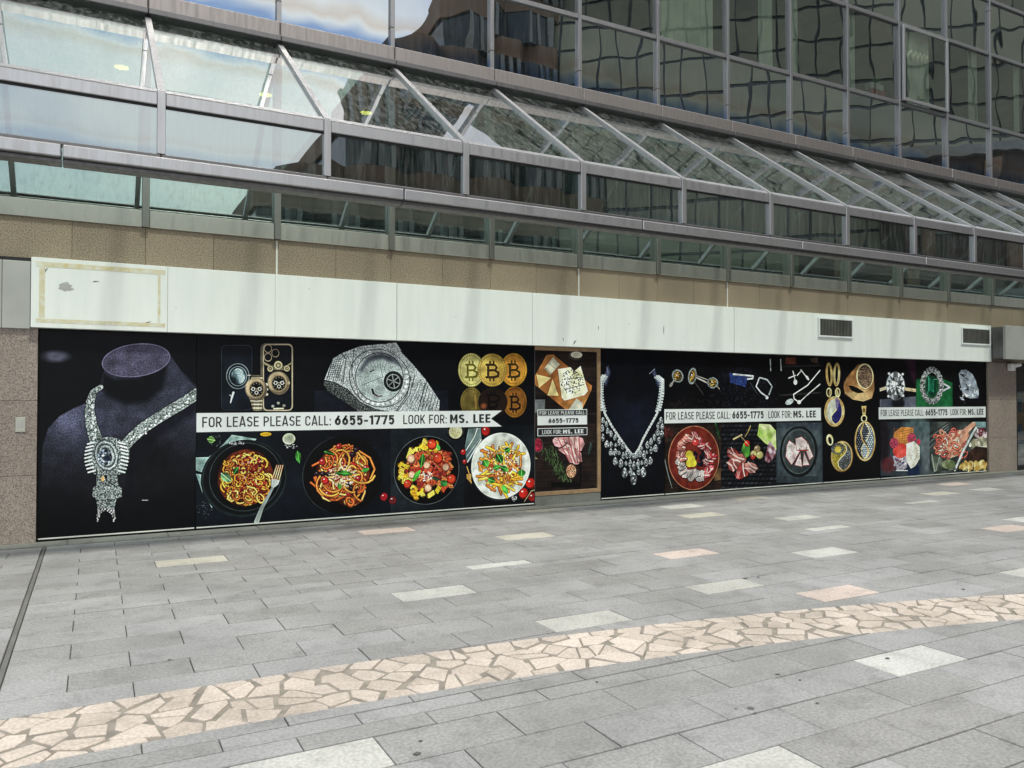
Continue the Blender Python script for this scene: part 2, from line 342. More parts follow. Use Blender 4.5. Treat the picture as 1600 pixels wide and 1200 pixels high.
for i, (p, ar) in enumerate(stones):
    cx = sum(q[0] for q in p) / len(p); cy = sum(q[1] for q in p) / len(p); dz = random.uniform(-0.0025, 0.0025)
    if i < 300 and ar > 0:
        v, f = plate([(a - cx, b - cy) for a, b in p], -0.02, 0.0); mesh('crazy_paving_stone', v, f, MT['crazy'], pave, (cx, cy, dz))
    else:
        v, f = plate(p, -0.02, dz); o = len(V); V += v; F += [[o + j for j in q] for q in f]
if V: tag(mesh('distant_crazy_paving', V, F, MT['crazy'], pave), kind='stuff')
x = -7.4; i = 0
while x < 27:                                   # course of kerb stones along the foot of the wall
    ln = 1.02; box('kerb_stone', x + 0.003, x + ln - 0.003, -0.285, 0.0, -0.03, 0.012 + 0.002 * (i % 2), MT['kerb'], pave, 0.003); x += ln; i += 1
for px, py, rx in ((652, 1178, .022), (1387, 1029, .02), (1215, 1054, .02), (1173, 1108, .03), (1150, 1108, .014), (657, 1158, .013), (1180, 1115, .015), (933, 1066, .012), (645, 1004, .016), (1165, 904, .03), (1185, 902, .02), (1250, 1063, .012), (1277, 1099, .013), (265, 1031, .012), (1505, 921, .022), (370, 930, .014)):
    X, Y = G(px, py); n = 10; rx *= .75; v = [(rx * random.uniform(.6, 1.3) * math.cos(2 * math.pi * k / n), rx * 0.9 * random.uniform(.6, 1.3) * math.sin(2 * math.pi * k / n), 0) for k in range(n)]
    mesh('gum_blot', v, [list(range(n))], MT['blot'], pave, (X, Y, 0.0032))

# ------------------------------------------------------------------ the building
K0, K1 = -4, 16
def XG(k): return 0.505 + 1.507 * k
XL, XR = XG(K0), XG(K1)
bld = empty('office_building', (8, 0.3, 0)); tag(bld, 'office building with glass curtain wall above a brown granite ground floor', 'building')
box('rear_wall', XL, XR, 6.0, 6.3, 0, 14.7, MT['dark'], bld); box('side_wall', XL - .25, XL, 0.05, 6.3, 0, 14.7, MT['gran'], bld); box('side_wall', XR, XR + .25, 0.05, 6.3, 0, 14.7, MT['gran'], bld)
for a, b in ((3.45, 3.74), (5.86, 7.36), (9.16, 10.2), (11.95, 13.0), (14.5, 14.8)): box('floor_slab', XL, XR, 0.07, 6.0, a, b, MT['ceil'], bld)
box('ground_floor_core', XL, 17.9, 0.09, 0.35, 0, 3.45, MT['dark'], bld)
box('ground_floor_core', 17.9, XR, 2.2, 2.5, 0, 3.45, MT['dark'], bld)
# granite band above the white panels
jx = [XL]; 
while jx[-1] < XR - 0.4: jx.append(jx[-1] + 0.7535)
for a, b in zip(jx[:-1], jx[1:]): box('granite_panel', a + .0015, b - .0015, 0.0, 0.085, 2.38, 3.6, MT['gran'], bld, 0.002)
for (a, b) in ((-0.56, None), (16.9, 17.92)):
    xs = [(-0.565 - .9 * i - .9, -0.565 - .9 * i) for i in range(5)] if b is None else [(a, b)]
    for (p, q) in xs:
        for z0, z1 in ((0.0, .75), (.75, 1.57), (1.57, 2.375)): box('granite_panel', p + .002, q - .002, -0.04, 0.085, z0 + .002, z1 - .002, MT['granp'], bld, 0.003)
for k in (1, 4, 6): box('sealant_strip', XG(k) - .012, XG(k) + .008, -0.004, 0.001, 3.16, 3.59, MT['sealant'], bld, 0)
a = W(24, 675, -.04); b = W(40, 652, -.04); sp = box('socket_plate', a[0], b[0], -.052, -.041, a[1], b[1], MT['steel'], bld, .002); box('socket_cover', a[0] + .025, b[0] - .025, -.056, -.0525, a[1] + .05, b[1] - .03, MT['gray'], sp, .001)
# clerestory behind the canopy
for k in range(K0, K1 + 1):
    x = XG(k)
    if k < K1:
        box('sill_band', x + .04, x + 1.467, -0.03, 0.05, 3.602, 3.80, MT['steel'], bld)
        pane('window_pane', x + .04, x + 1.467, 0.04, 0.052, 3.802, 6.05, MT['wallg'], bld)
    box('post', x - .038, x + .038, -0.06, 0.055, 3.602, 6.05, MT['post'], bld)
# curtain wall
LV = [6.33, 7.47, 9.07, 10.25, 11.85, 13.05, 14.65]
for k in range(K0, K1 + 1):
    x = XG(k)
    for z0, z1 in ((6.335, 6.62), (6.628, 10.0), (10.008, 14.65)): box('mullion', x - .029, x + .029, -0.055, 0.03, z0, z1, MT['alu2'], bld)
    if k == K1: break
    box('facade_sill', x + .003, x + 1.504, -0.14, 0.06, 6.13, 6.327, MT['sillb'], bld, .01)
    box('flashing', x + .003, x + 1.504, -0.20, 0.03, 6.06, 6.127, MT['alud'], bld, .006)
    for i in range(len(LV) - 1):
        z0, z1 = LV[i], LV[i + 1]
        if i: box('transom', x + .030, x + 1.477, -0.042, 0.03, z0 - .034, z0 + .034, MT['alu2'], bld)
        hi = 0.038; vis = i in (1, 3, 5); vent = (k == 9 and i == 1)
        o = pane('window_pane', x + .030, x + 1.477, (-.085 if vent else 0.0), (-.073 if vent else 0.012), z0 + hi * (i > 0), z1 - hi, MT['vision' if vis else 'spandrel2' if i else 'spandrel'], bld)
        o.rotation_euler = (R(random.gauss(0, .25)), 0, R(random.gauss(0, .25)))
        if vent:
            vf = box('opening_frame', x + .036, x + .095, -.11, -.06, z0 + .04, z1 - .04, MT['alu'], bld)
            box('frame_bar', x + 1.41, x + 1.471, -.11, -.06, z0 + .04, z1 - .04, MT['alu'], vf)
            box('frame_bar', x + .096, x + 1.409, -.108, -.06, z0 + .04, z0 + .10, MT['alu'], vf); box('frame_bar', x + .096, x + 1.409, -.108, -.06, z1 - .10, z1 - .04, MT['alu'], vf)
# ceiling lamps behind the clerestory
for px, py, lb in ((190, 104, 'round yellow ceiling lamp behind the glass, leftmost of three'), (415, 147, 'round yellow ceiling lamp behind the glass, middle of three'), (572, 175, 'round yellow ceiling lamp behind the glass, rightmost of three')):
    d = ray(px, py); t = (5.845 - CAMH) / d.z; c = (d.x * t, -CAMD + d.y * t, 5.845); n = 20
    lo = empty('ceiling_lamp', c); tag(lo, lb, 'lamp', 'round yellow ceiling lamps')
    ring = [(math.cos(2 * math.pi * i / n), math.sin(2 * math.pi * i / n)) for i in range(n)]
    mesh('lamp_disc', [(.085 * a, .085 * b, -.012) for a, b in ring], [list(range(n))[::-1]], MT['lamp'], lo, c)
    mesh('trim_ring', [(r_ * a, r_ * b, z) for r_, z in ((.086, -.012), (.105, -.02), (.105, .0)) for a, b in ring], [[j * n + i, j * n + (i + 1) % n, (j + 1) * n + (i + 1) % n, (j + 1) * n + i] for j in range(2) for i in range(n)], MT['wplastic'], lo, c)
# curtains and a few things on the window sills
def curtain(x0, x1, z0, z1, lb, y=0.13, amp=.03):
    n = max(8, int((x1 - x0) / .03)); v = []; f = []
    for j in range(7):
        for i in range(n + 1):
            x = x0 + (x1 - x0) * i / n; z = z1 + (z0 - z1) * j / 6
            v.append((x, y + amp * math.sin(x * 42 + math.sin(x * 5) * 2) * (0.6 + .07 * j), z))
    for j in range(6):
        for i in range(n): f.append([j * (n + 1) + i, j * (n + 1) + i + 1, (j + 1) * (n + 1) + i + 1, (j + 1) * (n + 1) + i])
    o = mesh('curtain', v, f, MT['curtain'], None, (0, 0, 0), True); tag(o, lb, 'curtain', 'pale curtains behind the office windows')
curtain(8.2, 9.35, 7.37, 9.15, 'wide pale green curtain in the office window with the broadest drape')
curtain(10.45, 10.75, 7.37, 9.15, 'narrow curtain strip one window right of the widest drape')
curtain(11.2, 11.42, 7.37, 9.15, 'narrow curtain strip two windows right of the widest drape')
curtain(12.75, 13.0, 7.37, 9.15, 'narrow curtain beside the red and white boxes on the sill')
curtain(14.5, 15.2, 7.37, 9.15, 'curtain behind the opening window with its own frame')
curtain(16.55, 16.85, 7.37, 9.15, 'curtain strip right of the opening window')
curtain(18.2, 18.5, 7.37, 9.15, 'curtain strip in the rightmost visible office window')
x, z = W(1356, 142, .15); z = 7.5
bxs = empty('sill_boxes', (x, .15, 7.365)); tag(bxs, 'small red and white boxes stacked on an office window sill', 'boxes')
box('box_stand', x, x + .42, .08, .24, 7.365, 7.52, MT['wplastic'], bxs); 
for i in range(3): box('red_box', x + .02 + .14 * i, x + .13 + .14 * i, .07, .2, 7.525, 7.68, MT['redp'], bxs)
box('white_box', x, x + .38, .08, .22, 7.685, 7.80, MT['wplastic'], bxs)
for i in range(2): box('green_box', x + .03 + .17 * i, x + .15 + .17 * i, .08, .2, 7.805, 7.93, MT['greenp'], bxs)
x, z = W(1428, 156, .15)
fl = empty('flower_pot', (x + .1, .16, 7.365)); tag(fl, 'small white pot with red flowers on the opening window sill', 'plant')
v, f = tube([(0, 0, .12), (0, 0, .3)], .09, 10); mesh('pot', v, f, MT['wplastic'], fl, (x + .1, .16, 7.365))
for i in range(7):
    a = i * 2.4; q = (x + .1 + .05 * math.cos(a) * (i % 3), .16 + .03 * math.sin(a), 7.66 + .05 * (i % 4)); box('flower', q[0] - .022, q[0] + .022, q[1] - .02, q[1] + .02, q[2], q[2] + .04, MT['redp' if i % 2 else 'greenp'], fl, .008)

# ------------------------------------------------------------------ the glass canopy
YF = -2.40; ZB, ZT = 4.365, 6.10
can = empty('glass_canopy', (8, -1.2, 3.62)); tag(can, 'long sloping glass canopy with aluminium ribs above the shop front', 'canopy')
sl = Vector((0, -YF, ZT - ZB)).normalized(); nn = Vector((0, -sl.z, sl.y)); LEN = math.hypot(YF, ZT - ZB)
def tilted(name, x0, x1, s0, s1, h0, h1, mat):    # box lying on the roof slope
    v = []
    for s in (s0, s1):
        for h in (h0, h1):
            for x in (x0, x1): p = Vector((0, YF, ZB)) + sl * s + nn * h; v.append((x - (x0 + x1) / 2, p.y - YF, p.z - ZB))
    f = [[0, 1, 3, 2], [4, 6, 7, 5], [0, 4, 5, 1], [2, 3, 7, 6], [0, 2, 6, 4], [1, 5, 7, 3]]
    return mesh(name, v, f, mat, can, ((x0 + x1) / 2, YF, ZB))
for k in range(K0, K1 + 1):
    x = XG(k)
    rf = tilted('rafter', x - .032, x + .032, -.03, LEN - .02, -.05, .03, MT['alu'])
    box('mullion', x - .034, x + .034, YF - .055, YF + .05, 3.80, ZB - .005, MT['alu'], can)
    if k == K1: break
    o = tilted('roof_pane', x + .033, x + 1.474, .055, LEN - .03, -.012, 0.0, MT['roofg']); o.data.materials.append(MT['clear']); o.data.polygons.foreach_set('material_index', [1, 1, 1, 0, 1, 1])
    box('eaves_rail', x + .035, x + 1.472, YF - .04, YF + .07, 4.243, ZB - .012, MT['alu'], can, .006)
    tilted('eaves_cap', x + .034, x + 1.473, -.035, .05, .001, .018, MT['alu'])
    box('gasket', x + .035, x + 1.472, YF - .018, YF + .03, 4.222, 4.242, MT['rubber'], can, 0)
    o = pane('front_pane', x + .035, x + 1.472, YF - .012, YF, 3.80, 4.221, MT['frontg'], can); o.rotation_euler = (R(random.gauss(0, .15)), 0, R(random.gauss(0, .12)))
    box('ledge', x - .002 + .003, x + 1.504, YF - .05, YF + .06, 3.765, 3.797, MT['alud'], can, .006)
gx = [XL - .1, W(97, 240, YF)[0], W(628, 318, YF)[0], W(999, 365, YF)[0], W(1247, 398, YF)[0], W(1440, 425, YF)[0], XR + .1]
for a, b in zip(gx[:-1], gx[1:]):
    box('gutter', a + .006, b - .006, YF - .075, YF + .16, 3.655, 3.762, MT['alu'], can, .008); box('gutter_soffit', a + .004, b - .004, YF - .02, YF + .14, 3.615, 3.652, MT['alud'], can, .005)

# ------------------------------------------------------------------ towers over the road, behind the camera: only their reflections are seen
ta = empty('stepped_tower', (22, -38, 0)); tag(ta, 'stepped office tower with brown bands and dark glass, seen mirrored in the facade', 'building')
def bay_poly(x0, x1, yf, yb, bw=3.0, dp=.9):
    p = []; n = max(1, int(round((x1 - x0) / bw))); b = (x1 - x0) / n
    for i in range(n): p += [(x0 + i * b, yf - dp), (x0 + (i + .28) * b, yf), (x0 + (i + .72) * b, yf)]
    return p + [(x1, yf - dp), (x1, yb), (x0, yb)]
def slabpoly(name, p, z0, z1, mat, parent):
    p = p[::-1]; n = len(p); v = [(a, b, z0) for a, b in p] + [(a, b, z1) for a, b in p]
    f = [list(range(n))[::-1], list(range(n, 2 * n))] + [[i, (i + 1) % n, n + (i + 1) % n, n + i] for i in range(n)]
    return mesh(name, v, f, mat, parent)
YT = -30.0
for i in range(19):
    z = 3.1 * i; xl = 6.8 if z < 9 else (7.2 + (z - 9) * .80 if z < 33 else 21.0)
    if xl > 22.5: continue
    xl = 25.0 - round((25.0 - xl) / 1.5) * 1.5
    slabpoly('window_band', bay_poly(xl + .15, 24.85, YT - .12, YT - 14), z, z + 1.95, MT['dglass'], ta)
    slabpoly('brown_band', bay_poly(xl, 25.0, YT, YT - 14.2), z + 1.95, z + 3.1, MT['brown'], ta)
    n = int(round((25.0 - xl) / 3.0)) or 1; b = (25.0 - xl) / n
    for j in range(n):
        for u, dy in ((.30, -.1), (.5, -.1), (.70, -.1)): box('window_pier', xl + (j + u) * b - .12, xl + (j + u) * b + .12, YT + dy, YT + dy + .12, z + .002, z + 1.948, MT['pier'], ta, 0)
TP = (23.8, YT - 1.3, 0.0); TROT = R(40)                # both stand at an angle to the street, their far ends nearer the road
tb = empty('panel_tower', TP); tag(tb, 'tall tower clad in pale green panels with dark joints, seen mirrored in the facade', 'building')
X0, Y0 = TP[0], TP[1]
box('tower_core', X0, X0 + 32.6, Y0 - 14, Y0 - .1, 0, 42, MT['dglass'], tb, 0)
pm = bpy.data.meshes.new('cladding_panel'); pv = []; pf = []
for z0, z1 in ((0, 1.78), (1.95, 3.70)):
    o_ = len(pv); pv += [(x, y, z) for z in (z0, z1) for x, y in ((0, -.09), (1.08, -.09), (1.08, 0), (0, 0))]; pf += [[o_ + i for i in f_] for f_ in ([0, 3, 2, 1], [4, 5, 6, 7], [0, 1, 5, 4], [1, 2, 6, 5], [2, 3, 7, 6], [3, 0, 4, 7])]
pm.from_pydata(pv, [], pf); pm.materials.append(MT['panelB'])
for i in range(27):
    for j in range(8): link(bpy.data.objects.new('cladding_panel', pm), tb, (X0 + .1 + 1.2 * i, Y0, 8.2 + 3.9 * j))
box('tower_base', X0 + .05, X0 + 32.5, Y0 - .095, Y0 + .05, 0, 7.9, MT['brick'], tb, 0); box('tower_crown', X0 + .05, X0 + 32.5, Y0 - .095, Y0 + .1, 39.4, 42, MT['panelB'], tb, 0)
tb.rotation_euler = (0, 0, TROT)
tc = empty('low_block', TP); tag(tc, 'low dark red block in front of the panel tower, seen mirrored in the glass', 'building')
box('block_wall', X0 + 15, X0 + 44, Y0 + .3, Y0 + 5, 0, 13.5, MT['brick'], tc)
for j in range(5): box('louvre_band', X0 + 15.5, X0 + 43.5, Y0 + 5.0, Y0 + 5.15, 1.4 + 2.5 * j, 1.9 + 2.5 * j, MT['pier'], tc)
for j in range(8): box('pilaster', X0 + 16 + 3.4 * j, X0 + 16.5 + 3.4 * j, Y0 + 5.16, Y0 + 5.4, 0, 13.2, MT['brown'], tc)
box('roof_parapet', X0 + 14.8, X0 + 44.2, Y0 + .25, Y0 + 5.5, 13.5, 14.0, MT['pier'], tc)
tc.rotation_euler = (0, 0, TROT)
# ------------------------------------------------------------------ the flat print on the boards, painted shape by shape
_N = NR.rand(512, 512)
def _blur(a, k):
    for _ in range(2):
        for ax in (0, 1):
            c = sum(np.roll(a, s, ax) for s in range(-k, k + 1)) / (2 * k + 1); a = c
    return (a - a.min()) / (a.max() - a.min())
_S = _blur(_N, 5)
def wn(U, V, c=2.0, o=0): return _N[(V / c).astype(int) % 512, (U / c + o * 37).astype(int) % 512]
def sn(U, V, c=1.0, o=0): return _S[(V * 5 / c).astype(int) % 512, (U * 5 / c + o * 91).astype(int) % 512]
def arr(c): return np.array(c, float)
def sparkle(lo=50, hi=255, c=3.0, tone=(.93, 1, .98), p=1.3):
    return lambda U, V: (lo + (hi - lo) * (0.65 * wn(U, V, c) + .35 * wn(U, V, c * .5, 3)) ** p)[..., None] * arr(tone)
def speck(col, amt=.3, c=1.5): return lambda U, V: arr(col) * (1 + amt * (2 * wn(U, V, c) - 1))[..., None]
def mott(c0, c1, c=14, sp=.08):
    def f(U, V):
        k = np.clip((sn(U, V, c) - .3) / .4, 0, 1)[..., None]; return (arr(c0) * (1 - k) + arr(c1) * k) * (1 + sp * (2 * wn(U, V, 1.5) - 1))[..., None]
    return f
class Cv:
    RES = 300
    def __init__(s, x0, x1, z0, z1, bg):
        s.x0, s.x1, s.z0, s.z1 = x0, x1, z0, z1; s.w = int((x1 - x0) * s.RES); s.h = int((z1 - z0) * s.RES); s.a = np.zeros((s.h, s.w, 3)); s.tf = (0, 0, 1)
        V, U = np.mgrid[0:s.h, 0:s.w].astype(float); s.a[:] = bg(U, V) if callable(bg) else arr(bg)
    def T(s, ox, oy, k): s.tf = (ox, oy, k); return s
    def P(s, x, y):
        o = s.tf; X, z = W(o[0] + x / o[2], o[1] + y / o[2]); return ((X - s.x0) * s.RES, (s.z1 - z) * s.RES)
    def put(s, bx, fm, col, al=1.0):
        a, b, c, d = max(0, int(bx[0])), min(s.w, int(bx[1]) + 2), max(0, int(bx[2])), min(s.h, int(bx[3]) + 2)
        if a >= b or c >= d: return
        V, U = np.mgrid[c:d, a:b].astype(float); m = np.clip(fm(U, V), 0, 1)[..., None] * al; cc = col(U, V) if callable(col) else arr(col)
        s.a[c:d, a:b] = s.a[c:d, a:b] * (1 - m) + cc * m
    def ell(s, cx, cy, rx, ry, col, rot=0, al=1.0, soft=1.0, ring=0):
        x, y = s.P(cx, cy); q = s.P(cx + rx, cy); p = s.P(cx, cy + ry); a = max(.3, abs(q[0] - x)); b = max(.3, abs(p[1] - y)); t = R(rot); r = max(a, b) + soft + 2; mn = min(a, b)
        c_, s_ = math.cos(t), math.sin(t)
        def f(U, V):
            u = (U - x) * c_ + (V - y) * s_; v = -(U - x) * s_ + (V - y) * c_; dd = (np.sqrt((u / a) ** 2 + (v / b) ** 2) - 1) * mn
            if ring: dd = np.abs(dd) - ring
            return .5 - dd / soft
        s.put((x - r, x + r, y - r, y + r), f, col, al)
    def poly(s, pts, col, al=1.0, soft=1.0):
        q = np.array([s.P(*p) for p in pts])
        def f(U, V):
            ins = np.zeros(U.shape, bool); dm = np.full(U.shape, 1e9); n = len(q)
            for i in range(n):
                (ax, ay), (bx, by) = q[i], q[(i + 1) % n]
                ins ^= ((ay > V) != (by > V)) & (U < (bx - ax) * (V - ay) / ((by - ay) or 1e-9) + ax)
                ex, ey = bx - ax, by - ay; t = np.clip(((U - ax) * ex + (V - ay) * ey) / (ex * ex + ey * ey + 1e-9), 0, 1); dm = np.minimum(dm, np.hypot(U - ax - t * ex, V - ay - t * ey))
            return .5 + np.where(ins, dm, -dm) / soft
        s.put((q[:, 0].min() - soft - 1, q[:, 0].max() + soft + 1, q[:, 1].min() - soft - 1, q[:, 1].max() + soft + 1), f, col, al)
    def line(s, pts, wd, col, al=1.0, soft=1.0, w1=None):
        q = np.array([s.P(*p) for p in pts]); k = abs(s.P(pts[0][0], pts[0][1] + 10)[1] - s.P(*pts[0])[1]) / 10; n = len(q)
        ws = [wd * k / 2 if w1 is None else (wd + (w1 - wd) * i / (n - 1)) * k / 2 for i in range(n)]; mw = max(ws)
        def f(U, V):
            dm = np.full(U.shape, 1e9)
            for i in range(n - 1):
                (ax, ay), (bx, by) = q[i], q[i + 1]; ex, ey = bx - ax, by - ay; t = np.clip(((U - ax) * ex + (V - ay) * ey) / (ex * ex + ey * ey + 1e-9), 0, 1)
                dm = np.minimum(dm, np.hypot(U - ax - t * ex, V - ay - t * ey) - (ws[i] + (ws[i + 1] - ws[i]) * t))
            return .5 - dm / soft
        s.put((q[:, 0].min() - mw - 2, q[:, 0].max() + mw + 2, q[:, 1].min() - mw - 2, q[:, 1].max() + mw + 2), f, col, al)
    def rect(s, x0, y0, x1, y1, col, al=1.0): s.poly([(x0, y0), (x1, y0), (x1, y1), (x0, y1)], col, al)
    # ---- recurring motifs
    def leaf(s, x, y, l, wd, rot, col=(60, 125, 50)):
        c_, s_ = math.cos(R(rot)), math.sin(R(rot)); P = [(-l, 0), (-l * .5, -wd * .8), (0, -wd), (l * .55, -wd * .7), (l, 0), (l * .5, wd * .7), (0, wd), (-l * .55, wd * .75)]
        s.poly([(x + a * c_ - b * s_, y + a * s_ + b * c_) for a, b in P], mott(tuple(q * .6 for q in col), tuple(min(255, q * 1.35) for q in col), 9)); s.line([(x - l * .9 * c_, y - l * .9 * s_), (x + l * .9 * c_, y + l * .9 * s_)], wd * .18, tuple(min(255, q * 1.6) for q in col))
    def tomato(s, x, y, r, col=(185, 35, 28)):
        s.ell(x, y, r, r * 1.1, tuple(q * .55 for q in col)); s.ell(x - r * .08, y - r * .1, r * .85, r * .92, col, 0, 1, 3); s.ell(x - r * .3, y - r * .4, r * .22, r * .16, (255, 225, 215), 0, .9, 2)
    def strand(s, x, y, r, a0, a1, wd, col, e=1.0, t=0):
        n = 9; c_, s_ = math.cos(t), math.sin(t); P = []
        for i in range(n):
            a = a0 + (a1 - a0) * i / (n - 1); u, v = r * math.cos(a), r * e * math.sin(a); P.append((x + u * c_ - v * s_, y + u * s_ + v * c_))
        s.line(P, wd * 1.55, tuple(q * .38 for q in col)); s.line(P, wd, col); s.line([(a, b - wd * .15) for a, b in P], wd * .35, tuple(min(255, q * 1.22 + 12) for q in col))
    def pasta(s, cx, cy, rx, ry, n, wd, cols, rr=(.12, .45)):
        s.ell(cx, cy, rx * .93, ry * .93, mott((62, 20, 12), (125, 50, 26), 10, .3), 0, 1, 4)
        for i in range(n):
            a = random.uniform(0, 6.28); d = random.random() ** .55 * .92; r = random.uniform(*rr) * min(rx, ry); d *= max(.2, 1 - r / min(rx, ry)); b = random.uniform(0, 6.28)
            s.strand(cx + rx * d * math.cos(a), cy + ry * d * math.sin(a), r, b, b + random.uniform(1.8, 5.2), wd, random.choice(cols), random.uniform(.5, 1), random.uniform(0, 3))
    def bits(s, cx, cy, rx, ry, n, r, cols, al=1.0):
        for i in range(n):
            a = random.uniform(0, 6.28); d = random.random() ** .5; q = random.uniform(.5, 1.2) * r
            s.ell(cx + rx * d * math.cos(a), cy + ry * d * math.sin(a), q, q * random.uniform(.5, 1), random.choice(cols), random.uniform(0, 180), al, 1.5)
    def stone(s, x, y, rx, ry, n=10, tone=(225, 235, 238), rot=0):     # a brilliant-cut gem: facets round a table
        s.ell(x, y, rx, ry, tuple(q * .45 for q in tone), rot); c_, s_ = math.cos(R(rot)), math.sin(R(rot)); E = lambda a, k: (x + rx * k * math.cos(a) * c_ - ry * k * math.sin(a) * s_, y + rx * k * math.cos(a) * s_ + ry * k * math.sin(a) * c_)
        for i in range(n):
            a = 6.283 * i / n; b = 6.283 * (i + 1) / n
            for k0, k1 in ((.62, .98), (.3, .62), (0, .3)):
                g_ = random.choice((.15, .4, .75, 1.0, 1.08)); s.poly([E(a, k1), E(b, k1), E((a + b) / 2, k0)], tuple(min(255, q * g_) for q in tone), .95, .8)
        s.ell(x - rx * .2, y - ry * .2, rx * .22, ry * .16, (255, 255, 255), 0, .9, 2)
    def ham(s, x, y, l, rot, red=(190, 70, 70)):
        c_, s_ = math.cos(R(rot)), math.sin(R(rot)); P = [(l * (1 + .2 * random.uniform(-1, 1)) * math.cos(a) * (1 if i % 2 else .8), .62 * l * (1 + .25 * random.uniform(-1, 1)) * math.sin(a)) for i, a in enumerate(np.linspace(0, 6.283, 11)[:-1])]
        Q = [(x + a * c_ - b * s_, y + a * s_ + b * c_) for a, b in P]; s.poly([(a + 2, b + l * .18) for a, b in Q], (35, 12, 12), .7, 3); s.poly(Q, mott(tuple(q * .75 for q in red), tuple(min(255, q * 1.15) for q in red), 12)); Q2 = [(x + (a - x) * .92, y + (b - y) * .92) for a, b in Q]
        for i in range(3):
            u = random.uniform(-.6, .6) * l; s.line([(x + (-.7 * l) * c_ - u * s_, y + (-.7 * l) * s_ + u * c_), (x - u * .4 * s_, y + u * .4 * c_), (x + .7 * l * c_ - u * .6 * s_, y + .7 * l * s_ + u * .6 * c_)], l * random.uniform(.08, .22), (232, 205, 195), .85, 2.5)
    def chain(s, pts, w0, w1, c=3.2):
        s.line(pts, w0 + 3, (10, 12, 18), .8, 4, w1 + 3); s.line(pts, w0, sparkle(60, 255, c), 1, 1, w1)

CV = {}
Z0, Z1 = .036, 2.368
DK = lambda U, V: arr((9, 11, 17)) * (1 + .25 * (2 * wn(U, V, 2) - 1))[..., None]
# --- bust with heavy necklace
c = Cv(-.557, 1.07, Z0, Z1, DK).T(50, 510, 3.43); CV['bust'] = c
fab = lambda k: speck((62 * k, 64 * k, 82 * k), .28, 1.4)
def bustshade(U, V):
    x = U / c.w; y = V / c.h; k = .95 - 1.15 * np.clip(y - .42, 0, 1) * 1.45 - .25 * np.abs(x - .42); k = k + .45 * np.exp(-((x - .19) / .11) ** 2 - ((y - .44) / .10) ** 2) - .3 * np.exp(-((x - .7) / .2) ** 2 - ((y - .6) / .12) ** 2) - .25 * np.exp(-((x - .55) / .22) ** 2 - ((y - .32) / .08) ** 2)
    return arr((66, 68, 86)) * (np.clip(k * 1.08, .1, 1.5) * (1 + .32 * (2 * wn(U, V, 1.4) - 1)))[..., None]
c.ell(125, 160, 65, 28, (105, 105, 125), 0, .9, 16)
c.poly([(30, 1130), (50, 760), (55, 640), (85, 545), (145, 480), (220, 438), (300, 405), (360, 345), (378, 250), (400, 215), (560, 100), (735, 150), (780, 215), (830, 285), (900, 350), (900, 1130)], bustshade, 1, 5)
c.poly([(378, 245), (440, 278), (560, 272), (690, 220), (738, 160), (700, 330), (620, 400), (500, 415), (400, 370), (368, 320)], (8, 9, 15), .92, 22)
c.poly([(738, 150), (790, 225), (895, 335), (895, 350), (760, 320), (725, 240)], fab(.95), .8, 12)
c.ell(560, 180, 182, 88, (120, 115, 145), -10); c.ell(560, 181, 178, 84, speck((84, 80, 102), .3, 1.4), -10)
c.poly([(140, 1130), (60, 900), (150, 880), (400, 1010), (640, 930), (900, 880), (900, 1130)], (8, 10, 15), .8, 60)
c.poly([(500, 1000), (520, 620), (640, 520), (890, 390), (900, 450), (700, 580), (560, 720), (540, 900)], (12, 14, 24), .7, 26)
c.chain([(368, 324), (330, 350), (312, 400), (308, 460), (318, 530), (345, 615)], 24, 62); c.chain([(905, 345), (800, 415), (690, 480), (590, 545), (520, 610), (480, 660)], 58, 52)
for i in range(26):
    for (x, y, dx, dy) in ((312 + 1.2 * i, 390 + 9 * i, 14, 3), (880 - 15 * i, 365 + 10.5 * i, 8, 13)): c.ell(x + random.uniform(-14, 14), y + random.uniform(-8, 8), 6, 6, (235, 242, 240), 0, .9)
c.poly([(320, 610), (370, 595), (420, 590), (470, 605), (520, 660), (522, 700), (480, 790), (400, 800), (330, 790), (298, 720), (302, 660)], sparkle(40, 250, 3.2), 1, 2)
for i in range(9):
    for sx, x0_ in ((-1, 345), (1, 452)):
        y = 620 + 19 * i; x = x0_ + sx * (6 + 22 * math.sin((i + 1) * .33)); c.line([(x, y), (x + sx * 34, y + 9)], 9, (205, 216, 213)); c.line([(x, y + 9), (x + sx * 34, y + 18)], 3, (25, 30, 34))
for i in range(5): c.ell(395 + random.uniform(-6, 6), 690, 62 - 9 * i, 84 - 11 * i, ((70, 80, 84), (196, 207, 206))[i % 2], -12, .8, 2, 1.6)
c.stone(388, 700, 40, 44, 12, (176, 192, 212)); c.ell(400, 706, 20, 15, (26, 40, 58), 20, .8, 4)
c.poly([(345, 795), (455, 795), (462, 850), (482, 866), (480, 912), (452, 920), (440, 975), (352, 975), (340, 920), (322, 908), (325, 862), (345, 850)], sparkle(35, 245, 2.8), 1, 2)
c.ell(378, 815, 10, 14, (215, 180, 120)); c.poly([(386, 798), (404, 795), (398, 835)], (15, 15, 15)); c.line([(410, 830), (452, 860)], 6, (20, 22, 24), .7, 3); c.line([(345, 930), (440, 925)], 3, (20, 24, 26), .7, 2)
for i in range(9):
    x = 352 + 11 * i; n_ = (9, 6, 3, 2, 1, 2, 3, 6, 9)[i]
    for k in range(n_): c.ell(x + random.uniform(-5, 5), 978 + 8 * k, 4.5, 4, (random.choice((150, 195, 225)),) * 3, 0, .95)
c.line([(590, 930), (620, 930)], 4, (160, 165, 170))

